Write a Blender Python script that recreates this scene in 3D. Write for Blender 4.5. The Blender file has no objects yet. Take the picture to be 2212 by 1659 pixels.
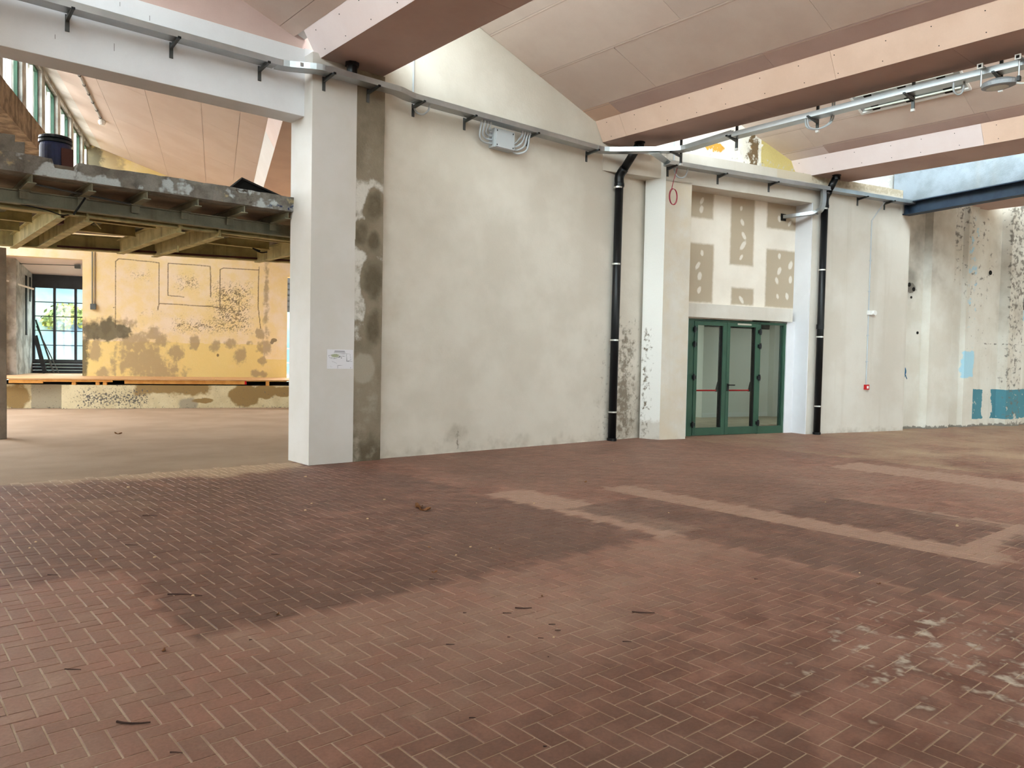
import bpy, math, random
import numpy as np
from mathutils import Matrix, Vector
random.seed(7); rng = np.random.default_rng(7)
scene = bpy.context.scene
COL = scene.collection

# ------------------------------------------------------------------ camera, world, light, exposure
CAMM = np.array(((0.7593461, 0.0076581, -0.6506419), (-0.6503989, 0.0386826, -0.7586072), (0.0193590, 0.9992222, 0.0343543)))
CAMP = np.array((0.0, 0.0, 1.55))
FPX = 1657.0
cam_d = bpy.data.cameras.new('camera'); cam = bpy.data.objects.new('camera', cam_d); COL.objects.link(cam)
m4 = Matrix.Identity(4)
for i in range(3):
    for j in range(3): m4[i][j] = CAMM[i][j]
    m4[i][3] = CAMP[i]
cam.matrix_world = m4
cam_d.sensor_fit = 'HORIZONTAL'; cam_d.sensor_width = 36.0; cam_d.lens = 36.0 * FPX / 2212.0
cam_d.clip_start = 0.05; cam_d.clip_end = 400
scene.camera = cam

world = bpy.data.worlds.new('world'); scene.world = world; world.use_nodes = True
bgn = world.node_tree.nodes['Background']
bgn.inputs[0].default_value = (0.88, 0.945, 1.0, 1); bgn.inputs[1].default_value = 9.0

vs = scene.view_settings
vs.view_transform = 'Standard'; vs.look = 'None'; vs.gamma = 1.0; vs.use_curve_mapping = False
vs.exposure = 1.0
cy = scene.cycles
cy.use_denoising = True
try: cy.denoiser = 'OPENIMAGEDENOISE'
except Exception: pass
cy.use_adaptive_sampling = True; cy.adaptive_threshold = 0.10; cy.adaptive_min_samples = 20; cy.use_light_tree = False
cy.max_bounces = 7; cy.diffuse_bounces = 5; cy.glossy_bounces = 2; cy.transmission_bounces = 4; cy.transparent_max_bounces = 12
cy.sample_clamp_indirect = 8.0; cy.caustics_reflective = False; cy.caustics_refractive = False

# ------------------------------------------------------------------ helpers
def lin(c):
    out = []
    for v in c[:3]:
        v = v / 255.0
        out.append(v / 12.92 if v <= 0.04045 else ((v + 0.055) / 1.055) ** 2.4)
    return tuple(out) + (1.0,)

class Fr:
    """a plan grid turned by deg: s runs along, n runs away from the camera"""
    def __init__(s, deg):
        a = math.radians(deg); s.u = np.array((math.cos(a), math.sin(a), 0)); s.n = np.array((-math.sin(a), math.cos(a), 0))
    def P(s, a, b, z=0.0):
        q = s.u * a + s.n * b; return (q[0], q[1], z)
G1 = Fr(0); G2 = Fr(-13.9); G3 = Fr(-19.5)

class MB:
    def __init__(s): s.v = []; s.f = []; s.attr = None; s.smooth = False
    def box(s, a0, a1, b0, b1, z0, z1, F=G1):
        k = len(s.v)
        for z in (z0, z1):
            for a, b in ((a0, b0), (a1, b0), (a1, b1), (a0, b1)): s.v.append(F.P(a, b, z))
        s.f += [(k, k+3, k+2, k+1), (k+4, k+5, k+6, k+7), (k, k+1, k+5, k+4), (k+1, k+2, k+6, k+5), (k+2, k+3, k+7, k+6), (k+3, k, k+4, k+7)]
        return s
    def prism(s, bottom, top):
        k = len(s.v); n = len(bottom); s.v += [tuple(p) for p in bottom] + [tuple(p) for p in top]
        s.f += [tuple(range(k+n-1, k-1, -1)), tuple(range(k+n, k+2*n))]
        for i in range(n): j = (i+1) % n; s.f.append((k+i, k+j, k+n+j, k+n+i))
        return s
    def profile(s, pts, b0, b1, F=G1):
        """polygon in (s,z) pushed along n from b0 to b1"""
        return s.prism([F.P(a, b0, z) for a, z in pts], [F.P(a, b1, z) for a, z in pts])
    def profile_n(s, pts, a0, a1, F=G1):
        """polygon in (n,z) pushed along s"""
        return s.prism([F.P(a0, b, z) for b, z in pts], [F.P(a1, b, z) for b, z in pts])
    def plan(s, pts, z0, z1):
        return s.prism([(x, y, z0) for x, y in pts], [(x, y, z1) for x, y in pts])
    def tube(s, pts, r, seg=8, cap=True, r1=None):
        pts = [Vector(p) for p in pts]; k = len(s.v); n = len(pts); up = None
        for i, p in enumerate(pts):
            d = (pts[min(i+1, n-1)] - pts[max(i-1, 0)]).normalized()
            if up is None:
                up = Vector((0, 0, 1)) if abs(d.z) < 0.9 else Vector((1, 0, 0))
            x = d.cross(up).normalized(); y = x.cross(d).normalized(); up = y
            rr = r if r1 is None else r + (r1 - r) * i / (n - 1)
            for j in range(seg):
                t = 2 * math.pi * j / seg
                s.v.append(tuple(p + x * math.cos(t) * rr + y * math.sin(t) * rr))
        for i in range(n-1):
            for j in range(seg):
                a = k + i*seg + j; b = k + i*seg + (j+1) % seg
                s.f.append((a, b, b+seg, a+seg))
        if cap: s.f += [tuple(range(k+seg-1, k-1, -1)), tuple(range(k+(n-1)*seg, k+n*seg))]
        return s
    def lathe(s, prof, c, seg=24):
        """(r,z) rings about a vertical axis at c"""
        k = len(s.v)
        for r, z in prof:
            for j in range(seg):
                t = 2*math.pi*j/seg; s.v.append((c[0]+r*math.cos(t), c[1]+r*math.sin(t), c[2]+z))
        for i in range(len(prof)-1):
            for j in range(seg):
                a = k+i*seg+j; b = k+i*seg+(j+1) % seg; s.f.append((a, b, b+seg, a+seg))
        s.f += [tuple(range(k+seg-1, k-1, -1)), tuple(range(k+(len(prof)-1)*seg, k+len(prof)*seg))]
        return s
    def ibeam(s, p0, p1, h, w, tf=0.014, tw=0.01):
        """I section, p0/p1 are the middle of the underside"""
        p0 = Vector(p0); p1 = Vector(p1); d = (p1-p0).normalized(); x = d.cross(Vector((0, 0, 1))).normalized(); z = Vector((0, 0, 1))
        for (x0, x1, z0, z1) in ((-w/2, w/2, 0, tf), (-w/2, w/2, h-tf, h), (-tw/2, tw/2, tf, h-tf)):
            q = [(x0, z0), (x1, z0), (x1, z1), (x0, z1)]
            s.prism([p0 + x*a + z*b for a, b in q], [p1 + x*a + z*b for a, b in q])
        return s
    def build(s, name, mat, parent=None, smooth=None, bevel=0, origin=None):
        v = np.array(s.v, float)
        if parent is not None: off = np.array(parent_world(parent))
        elif origin is not None: off = np.array(origin, float)
        else: off = np.array(((v[:, 0].min()+v[:, 0].max())/2, (v[:, 1].min()+v[:, 1].max())/2, v[:, 2].min()))
        me = bpy.data.meshes.new(name); me.from_pydata((v-off).tolist(), [], s.f)
        if s.attr is not None:
            at = me.color_attributes.new('m', 'FLOAT_COLOR', 'POINT'); at.data.foreach_set('color', np.asarray(s.attr, np.float32).ravel())
        elif mat.get('masked'):
            at = me.color_attributes.new('m', 'FLOAT_COLOR', 'POINT'); at.data.foreach_set('color', np.zeros(4*len(v), np.float32))
        me.materials.append(mat); me.validate(); me.update()
        if smooth if smooth is not None else s.smooth:
            me.polygons.foreach_set('use_smooth', [True]*len(me.polygons))
        o = bpy.data.objects.new(name, me); COL.objects.link(o)
        if parent is not None: o.parent = parent
        else: o.location = off
        if bevel:
            b = o.modifiers.new('bevel', 'BEVEL'); b.width = bevel; b.segments = 2; b.limit_method = 'ANGLE'
        return o
def parent_world(p):
    l = Vector(p.location)
    while p.parent is not None: p = p.parent; l = l + p.location
    return l
def tag(o, label=None, cat=None, group=None, kind=None):
    if label: o['label'] = label
    if cat: o['category'] = cat
    if group: o['group'] = group
    if kind: o['kind'] = kind
    return o
def thing(name, loc, label, cat, group=None, kind=None):
    o = bpy.data.objects.new(name, None); COL.objects.link(o); o.location = loc; o.empty_display_size = 0.1
    return tag(o, label, cat, group, kind)
def smooth_path(pts, n=8):
    P = [Vector(p) for p in pts]; P = [P[0]*2-P[1]] + P + [P[-1]*2-P[-2]]; out = []
    for i in range(1, len(P)-2):
        for k in range(n):
            t = k/n
            out.append(0.5*((2*P[i]) + (P[i+1]-P[i-1])*t + (2*P[i-1]-5*P[i]+4*P[i+1]-P[i+2])*t*t + (3*P[i]-P[i-1]-3*P[i+1]+P[i+2])*t**3))
    out.append(P[-2]); return out

# ---- value noise for the masks (stains, patches)
_T = rng.random((256, 256))
def vnoise(x, y):
    xi = np.floor(x).astype(int); yi = np.floor(y).astype(int); xf = x-xi; yf = y-yi
    xf = xf*xf*(3-2*xf); yf = yf*yf*(3-2*yf)
    a = _T[yi % 256, xi % 256]; b = _T[yi % 256, (xi+1) % 256]; c = _T[(yi+1) % 256, xi % 256]; d = _T[(yi+1) % 256, (xi+1) % 256]
    return (a*(1-xf)+b*xf)*(1-yf) + (c*(1-xf)+d*xf)*yf
def fbm(x, y, o=4):
    s = 0; a = 0.5; t = 0
    for k in range(o): s = s + a*vnoise(x*2**k+17.3*k, y*2**k+5.1*k); t += a; a *= 0.5
    return s/t
def ell(S, Z, cs, cz, rs, rz):
    return np.clip(0.5 + (1-np.sqrt(((S-cs)/rs)**2+((Z-cz)/rz)**2)), 0, 1)
def rect(S, Z, s0, s1, z0, z1, soft=0.08):
    d = np.minimum(np.minimum(S-s0, s1-S), np.minimum(Z-z0, z1-Z)); return np.clip(0.5+d/soft*0.5, 0, 1)
def stroke(S, Z, pts, w):
    best = np.full(S.shape, 9.0)
    for (a, b), (c, d) in zip(pts[:-1], pts[1:]):
        L = (c-a)**2+(d-b)**2+1e-9; t = np.clip(((S-a)*(c-a)+(Z-b)*(d-b))/L, 0, 1)
        best = np.minimum(best, np.hypot(S-a-t*(c-a), Z-b-t*(d-b)))
    return np.clip(1-best/(2*w), 0, 1)
def mx(*a):
    r = a[0]
    for b in a[1:]: r = np.maximum(r, b)
    return r

# ---- materials
def mat(name, base, base2=None, rough=0.85, scale=2.0, detail=4, fine=0.10, bump=0.15, bscale=40, metal=0.0, layers=(), streak=None, rnd=0.0, spec=0.3):
    """base and base2 are mixed by soft noise; layers: (channel of the mask attribute, colour, noise amp, noise scale, edge)"""
    m = bpy.data.materials.new(name); m.use_nodes = True; nt = m.node_tree; N = nt.nodes; L = nt.links
    bs = N['Principled BSDF']; bs.inputs['Roughness'].default_value = rough; bs.inputs['Metallic'].default_value = metal
    bs.inputs['Specular IOR Level'].default_value = spec
    geo = N.new('ShaderNodeNewGeometry'); pos = geo.outputs['Position']
    def noise(sc, det=6, vec=None, r=0.6):
        n = N.new('ShaderNodeTexNoise'); n.inputs['Scale'].default_value = sc; n.inputs['Detail'].default_value = det; n.inputs['Roughness'].default_value = r
        L.new(vec or pos, n.inputs['Vector']); return n.outputs[0]
    def math_(op, a, b=None, c=None, clamp=False):
        n = N.new('ShaderNodeMath'); n.operation = op; n.use_clamp = clamp
        for i, x in enumerate((a, b, c)):
            if x is None: continue
            if isinstance(x, (int, float)): n.inputs[i].default_value = x
            else: L.new(x, n.inputs[i])
        return n.outputs[0]
    def mix(f, a, b, mode='MIX'):
        n = N.new('ShaderNodeMix'); n.data_type = 'RGBA'; n.blend_type = mode
        if isinstance(f, (int, float)): n.inputs[0].default_value = f
        else: L.new(f, n.inputs[0])
        for i, x in ((6, a), (7, b)):
            if isinstance(x, tuple): n.inputs[i].default_value = x
            else: L.new(x, n.inputs[i])
        return n.outputs[2]
    def smooth(x, lo, hi):
        n = N.new('ShaderNodeMapRange'); n.interpolation_type = 'SMOOTHSTEP'; L.new(x, n.inputs[0]); n.inputs[1].default_value = lo; n.inputs[2].default_value = hi
        return n.outputs[0]
    colr = lin(base) if base2 is None else mix(smooth(noise(scale, detail), 0.35, 0.65), lin(base), lin(base2))
    if streak:   # (colour, scale, amount) long vertical runs
        mp = N.new('ShaderNodeMapping'); mp.inputs['Scale'].default_value = (1, 1, 0.06); L.new(pos, mp.inputs[0])
        f = math_('MULTIPLY', smooth(noise(streak[1], 3, mp.outputs[0]), 0.52, 0.72), streak[2])
        colr = mix(f, colr, lin(streak[0]))
    if rnd:
        oi = N.new('ShaderNodeObjectInfo')
        r = math_('FRACT', math_('ADD', oi.outputs['Random'], geo.outputs['Random Per Island']))
        v = math_('MULTIPLY_ADD', r, 2*rnd, 1-rnd)
        cb = N.new('ShaderNodeCombineColor'); [L.new(v, cb.inputs[i]) for i in range(3)]
        colr = mix(1.0, colr, cb.outputs[0], 'MULTIPLY')
    if layers:
        m['masked'] = 1
        at = N.new('ShaderNodeAttribute'); at.attribute_name = 'm'; sp = N.new('ShaderNodeSeparateColor'); L.new(at.outputs['Color'], sp.inputs[0])
        ch = [sp.outputs[0], sp.outputs[1], sp.outputs[2], at.outputs['Alpha']]
        for (c, colour, amp, nsc, edge) in layers:
            x = math_('ADD', ch[c], math_('MULTIPLY', math_('SUBTRACT', noise(nsc, 3), 0.5), amp))
            f = math_('MULTIPLY', smooth(x, 0.5-edge, 0.5+edge), smooth(ch[c], 0.01, 0.06))
            cc = lin(colour[0:3]); 
            if len(colour) > 3: f = math_('MULTIPLY', f, colour[3])
            colr = mix(f, colr, cc)
    if fine:
        f = noise(60, 1)
        v = math_('MULTIPLY_ADD', f, 2*fine, 1-fine)
        cb = N.new('ShaderNodeCombineColor'); [L.new(v, cb.inputs[i]) for i in range(3)]
        colr = mix(1.0, colr, cb.outputs[0], 'MULTIPLY')
    if isinstance(colr, tuple): bs.inputs['Base Color'].default_value = colr
    else: L.new(colr, bs.inputs['Base Color'])
    if bump > 0.05:
        b = N.new('ShaderNodeBump'); b.inputs['Strength'].default_value = bump; b.inputs['Distance'].default_value = 0.02
        L.new(noise(bscale, 2), b.inputs['Height']); L.new(b.outputs[0], bs.inputs['Normal'])
    return m
def glass(name, tint=(0.9, 0.97, 0.95), refl=0.12):
    m = bpy.data.materials.new(name); m.use_nodes = True; nt = m.node_tree; N = nt.nodes; L = nt.links
    N.remove(N['Principled BSDF']); t = N.new('ShaderNodeBsdfTransparent'); t.inputs[0].default_value = tint + (1,)
    g = N.new('ShaderNodeBsdfGlossy'); g.inputs['Roughness'].default_value = 0.03
    lw = N.new('ShaderNodeLayerWeight'); pw = N.new('ShaderNodeMath'); pw.operation = 'POWER'; pw.inputs[1].default_value = 5.0; L.new(lw.outputs['Facing'], pw.inputs[0])
    ma = N.new('ShaderNodeMath'); ma.operation = 'MULTIPLY_ADD'; ma.inputs[1].default_value = 0.9; ma.inputs[2].default_value = 0.03; L.new(pw.outputs[0], ma.inputs[0]); mi = N.new('ShaderNodeMixShader')
    L.new(ma.outputs[0], mi.inputs[0]); L.new(t.outputs[0], mi.inputs[1]); L.new(g.outputs[0], mi.inputs[2]); L.new(mi.outputs[0], N['Material Output'].inputs[0])
    return m

M = {}
M['wall'] = mat('cream_plaster', (216, 209, 197), (206, 198, 185), scale=0.9, fine=0.03, bump=0.12, bscale=25,
    layers=((0, (150, 140, 124, 0.55), 0.9, 3.5, 0.22), (1, (122, 110, 94, 0.85), 1.15, 11, 0.16), (2, (226, 219, 203), 0.5, 5, 0.12), (3, (176, 160, 136, 0.6), 0.8, 2.0, 0.3)))
M['rwall'] = mat('pale_plaster', (214, 209, 200), (205, 198, 187), scale=0.8, fine=0.03, bump=0.1, bscale=25, streak=((190, 182, 168), 3.0, 0.35),
    layers=((0, (150, 140, 124, 0.6), 0.9, 5, 0.2), (1, (234, 232, 226), 0.4, 8, 0.1), (2, (120, 106, 88), 0.9, 12, 0.1), (3, (205, 190, 165, 0.7), 0.7, 3, 0.2)))
M['white'] = mat('white_paint', (226, 227, 230), (220, 220, 223), scale=1.2, rough=0.5, fine=0.02, bump=0.03)
M['column'] = mat('grey_white_paint', (212, 207, 202), (206, 200, 192), scale=1.0, rough=0.6, fine=0.02, bump=0.04, layers=((0, (214, 204, 184), 0.3, 6, 0.2),))
M['cement'] = mat('cement_render', (124, 112, 94), (140, 128, 110), scale=2.2, fine=0.08, bump=0.25, bscale=30,
    layers=((0, (206, 201, 192), 0.8, 9, 0.16), (1, (96, 86, 68), 0.5, 5, 0.2), (2, (160, 150, 134), 0.6, 7, 0.15)))
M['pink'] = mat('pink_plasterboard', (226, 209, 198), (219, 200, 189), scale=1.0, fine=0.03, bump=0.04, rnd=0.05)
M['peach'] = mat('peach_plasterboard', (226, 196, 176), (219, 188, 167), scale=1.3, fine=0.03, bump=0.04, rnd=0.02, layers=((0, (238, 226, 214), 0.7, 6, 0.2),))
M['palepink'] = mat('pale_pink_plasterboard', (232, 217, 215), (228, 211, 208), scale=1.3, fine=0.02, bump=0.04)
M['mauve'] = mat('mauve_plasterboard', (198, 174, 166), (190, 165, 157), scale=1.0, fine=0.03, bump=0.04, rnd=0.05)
M['pinkb'] = mat('back_room_plasterboard', (200, 186, 178), (194, 178, 169), scale=1.0, fine=0.03, bump=0.04, rnd=0.03)  # greyer board tone for the back room ceiling
M['roof'] = mat('pale_roof_sheet', (206, 204, 200), (190, 188, 184), rough=0.9)  # kept pale so the unseen roof tops bounce daylight up to the ceilings
M['tape'] = mat('joint_tape', (200, 178, 164), rough=0.9, bump=0)
M['black'] = mat('black_plastic', (14, 15, 17), rough=0.35, bump=0, fine=0)
M['dark'] = mat('dark_void', (24, 22, 20), rough=0.9, bump=0)
M['zinc'] = mat('galvanised_steel', (188, 193, 195), (178, 184, 187), scale=3, rough=0.34, metal=0.85, bump=0.0, fine=0.0)
M['zincd'] = mat('dull_steel', (92, 96, 96), rough=0.5, metal=0.7, bump=0.02)
M['greyplastic'] = mat('grey_plastic', (186, 192, 196), rough=0.5, bump=0, fine=0.01)
M['chrome'] = mat('bright_clamp', (214, 214, 208), rough=0.3, metal=0.8, bump=0)
M['red'] = mat('red_plastic', (190, 24, 30), rough=0.4, bump=0, fine=0)
M['redwire'] = mat('crimson_wire', (158, 34, 62), rough=0.5, bump=0, fine=0)
M['green'] = mat('green_paint', (56, 88, 70), (52, 82, 66), rough=0.45, bump=0.02, fine=0.02)
M['greend'] = mat('dark_green_paint', (34, 56, 46), rough=0.5, bump=0.0)
M['whiteplastic'] = mat('white_plastic', (232, 232, 230), rough=0.45, bump=0, fine=0)
M['steelblue'] = mat('dark_blue_steel', (34, 48, 66), (44, 58, 74), scale=4, rough=0.55, bump=0.06, bscale=60)
M['girder'] = mat('painted_girder', (190, 178, 126), (160, 148, 102), scale=3.0, rough=0.6, bump=0.12, bscale=20,
    streak=((92, 74, 44), 6.0, 0.5))
M['girderg'] = mat('drab_girder', (128, 126, 106), (112, 110, 92), scale=3.0, rough=0.65, bump=0.12, bscale=20, streak=((84, 70, 48), 6.0, 0.4))
M['board'] = mat('soffit_boards', (138, 124, 108), (118, 104, 90), scale=3, rough=0.85)
M['sill'] = mat('stained_sill_concrete', (150, 132, 112), (104, 88, 72), scale=4, rough=0.95, bump=0.4, bscale=14, streak=((70, 56, 44), 5, 0.6))
M['concrete'] = mat('broken_concrete', (128, 124, 116), (104, 98, 90), scale=5, rough=0.95, bump=0.7, bscale=16, fine=0.15,
    layers=((0, (176, 182, 182), 0.9, 5, 0.06), (1, (60, 50, 38), 1.0, 9, 0.1), (2, (170, 156, 120), 1.0, 8, 0.08), (3, (40, 50, 84), 1.0, 14, 0.08)))
M['yellow'] = mat('ochre_plaster', (224, 203, 156), (226, 209, 186), scale=2.6, rough=0.9, fine=0.05, bump=0.15,
    layers=((1, (220, 198, 134), 0.5, 2.5, 0.2), (0, (158, 140, 112, 0.8), 1.1, 7, 0.22), (2, (92, 88, 72, 0.9), 0.9, 7, 0.2), (3, (96, 82, 66, 0.8), 0.45, 30, 0.14)))
M['platwall'] = mat('peeling_ochre_plaster', (218, 208, 174), (204, 192, 156), scale=2.5, rough=0.9, fine=0.06, bump=0.2,
    layers=((1, (166, 158, 138), 0.4, 5, 0.1), (0, (150, 126, 84), 0.8, 4, 0.12), (2, (104, 100, 96), 1.3, 22, 0.1)))
M['wood'] = mat('plywood', (196, 156, 112), (184, 142, 98), scale=3, rough=0.7, bump=0.05)
M['timber'] = mat('pine_timber', (214, 158, 84), (200, 140, 70), scale=6, rough=0.7, bump=0.05)
M['olddoor'] = mat('dark_grey_paint', (62, 66, 74), (54, 58, 66), scale=4, rough=0.6)
M['stain'] = mat('stained_white_plaster', (196, 196, 192), (150, 148, 142), scale=3, rough=0.9, streak=((116, 112, 104), 4, 0.6))
M['mauvewall'] = mat('dark_mauve_wall', (110, 92, 90), (96, 80, 80), scale=2)
M['alcove'] = mat('old_white_plaster', (222, 219, 210), (210, 204, 192), scale=1.0, rough=0.9, fine=0.04, bump=0.15, streak=((186, 176, 158), 2.5, 0.35),
    layers=((0, (92, 86, 76, 0.75), 0.5, 2.0, 0.35), (1, (84, 138, 152), 0.8, 5, 0.03), (2, (118, 112, 104, 0.9), 1.0, 9, 0.08), (3, (168, 208, 224), 0.9, 5, 0.08)))
M['bulk'] = mat('blue_white_render', (142, 152, 162), (126, 134, 140), scale=2.0, rough=0.9, bump=0.2, streak=((156, 150, 138), 1.2, 0.5), layers=((0, (120, 112, 98), 0.9, 5, 0.12),))
M['gable'] = mat('patchy_gable_plaster', (240, 238, 230), (230, 226, 214), scale=2, rough=0.9, bump=0.2,
    layers=((1, (206, 190, 128), 0.25, 4, 0.04), (2, (118, 98, 72), 0.9, 9, 0.08), (0, (214, 160, 70), 1.0, 7, 0.06), (3, (196, 194, 190), 1.0, 10, 0.08)))
M['drywall'] = mat('skimmed_drywall', (232, 224, 212), (226, 217, 204), scale=1.5, fine=0.03, bump=0.05,
    layers=((0, (178, 163, 142), 0.35, 9, 0.3), (1, (222, 216, 206, 0.85), 0.7, 14, 0.25)))
M['mortar'] = mat('floor_mortar', (186, 166, 144), (164, 142, 120), scale=3, rough=0.95, bump=0.1)
M['tile'] = mat('terracotta_tile', (142, 103, 87), (108, 69, 54), scale=3.5, rough=0.6, fine=0.2, bump=0.12, bscale=30, rnd=0.13, spec=0.35,
    layers=((0, (164, 133, 115, 0.8), 0.9, 3.5, 0.28), (1, (100, 74, 62, 0.85), 0.6, 4, 0.3), (2, (188, 176, 160, 0.85), 1.2, 7, 0.1), (3, (172, 146, 118, 0.92), 0.35, 2, 0.25)))
M['dustfloor'] = mat('dusty_screed', (160, 138, 116), (148, 126, 104), scale=0.8, rough=0.95, fine=0.05, bump=0.1)
M['bluebarrel'] = mat('blue_drum', (34, 40, 78), (26, 28, 48), scale=4, rough=0.5, bump=0.02)
M['rust'] = mat('rusty_patch', (74, 40, 32), rough=0.8)
M['leaf'] = mat('dry_leaf', (150, 104, 62), (112, 76, 50), scale=30, rough=0.8, bump=0, rnd=0.25)
M['twig'] = mat('dry_twig', (70, 48, 40), rough=0.85, bump=0, rnd=0.2)
M['chip'] = mat('plaster_chip', (196, 170, 136), rough=0.9, bump=0, rnd=0.2)
M['glass'] = glass('clear_glass'); M['skyglass'] = glass('window_glass', (0.93, 0.97, 0.96))
M['paper'] = mat('printed_sheet', (224, 222, 226), rough=0.7, bump=0, fine=0, layers=((0, (90, 90, 96), 0, 5, 0.2), (1, (168, 172, 140), 0.4, 60, 0.2)))
M['hill'] = mat('hillside', (52, 70, 84), (78, 86, 70), scale=0.25, rough=1, bump=0)
M['foliage'] = mat('autumn_foliage', (128, 120, 44), (80, 92, 54), scale=1.0, rough=1, bump=0, rnd=0.3)
M['inroom'] = mat('white_room_paint', (226, 226, 220), rough=0.8, bump=0, fine=0.01)
M['infloor'] = mat('pale_room_floor', (176, 160, 138), (160, 146, 126), scale=3, rough=0.5)
M['blueink'] = mat('blue_graffiti', (50, 108, 150), rough=0.7, bump=0)
M['lens'] = mat('lamp_lens', (206, 206, 196), rough=0.25, bump=0)
M['greyalu'] = mat('grey_cast_aluminium', (150, 154, 158), rough=0.45, metal=0.3, bump=0.02)

def grid_wall(name, F, s0, s1, n, z0, ztop, thick, mt, res=0.05, masks=None, zres=None, label=None, parent=None, kind='structure', bend=None, amp=0.0):
    """solid wall: fine front face (carries the masks), plain back"""
    nu = max(1, int(round((s1-s0)/res))); zt = ztop if callable(ztop) else (lambda s: s*0+ztop)
    S1 = np.linspace(s0, s1, nu+1); H = zt(S1); nv = max(1, int(round((H.max()-z0)/(zres or res))))
    V = np.linspace(0, 1, nv+1); S = np.repeat(S1[None, :], nv+1, 0); Z = z0 + V[:, None]*(H[None, :]-z0)
    Nn = np.full(S.shape, float(n))
    if bend is not None: Nn = bend(S, Z)
    if amp: Nn = Nn + (fbm(S*3, Z*3)-0.5)*amp
    P = F.u[None, None, :]*S[..., None] + F.n[None, None, :]*Nn[..., None]; P[..., 2] = Z
    mb = MB(); mb.v = P.reshape(-1, 3).tolist(); w = nu+1
    idx = np.arange((nv+1)*w).reshape(nv+1, w)
    mb.f = np.stack([idx[:-1, :-1], idx[:-1, 1:], idx[1:, 1:], idx[1:, :-1]], -1).reshape(-1, 4).tolist()
    k = len(mb.v); nb = float(np.max(Nn)) + thick
    for j in range(w): mb.v.append(F.P(S1[j], nb, z0))
    for j in range(w): mb.v.append(F.P(S1[j], nb, H[j]))
    for j in range(nu): mb.f.append((k+j+1, k+j, k+w+j, k+w+j+1))
    for j in range(nu):
        mb.f.append((idx[nv, j], idx[nv, j+1], k+w+j+1, k+w+j)); mb.f.append((idx[0, j+1], idx[0, j], k+j, k+j+1))
    mb.f.append(tuple([k] + [int(idx[i, 0]) for i in range(nv+1)] + [k+w])); mb.f.append(tuple([k+w+nu] + [int(idx[i, nu]) for i in range(nv, -1, -1)] + [k+nu]))
    mb.f = [tuple(int(q) for q in f) for f in mb.f]
    A = np.zeros((len(mb.v), 4), np.float32)
    if masks is not None:
        ms = masks(S, Z)
        for c, mk in enumerate(ms):
            if mk is not None: A[:k, c] = np.asarray(mk, np.float32).ravel()
    mb.attr = A
    o = mb.build(name, mt, parent)
    if parent is None: tag(o, label, None, None, kind)
    return o
def portal(name, c, size, rot):
    l = bpy.data.lights.new(name, 'AREA'); l.shape = 'RECTANGLE'; l.size, l.size_y = size; l.cycles.is_portal = True
    o = bpy.data.objects.new(name, l); COL.objects.link(o); o.location = c; o.rotation_euler = rot

# ------------------------------------------------------------------ the floor
def to_px(P):
    c = (np.asarray(P, float)-CAMP) @ CAMM
    return 1106 + FPX*c[..., 0]/-c[..., 2], 829.5 - FPX*c[..., 1]/-c[..., 2], -c[..., 2]
floor = MB().box(-6, 27, -10, 10.3, -0.2, -0.003).build('floor', M['mortar'], origin=(0, 0, 0))
tag(floor, 'red-brown herringbone brick tile floor of the whole hall', None, None, 'structure')
MB().plan([(-12, 10.3), (12, 10.3), (16, 24), (14, 31), (-14, 31)], -0.2, -0.002).build('dusty_screed', M['dustfloor'], floor)

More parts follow.
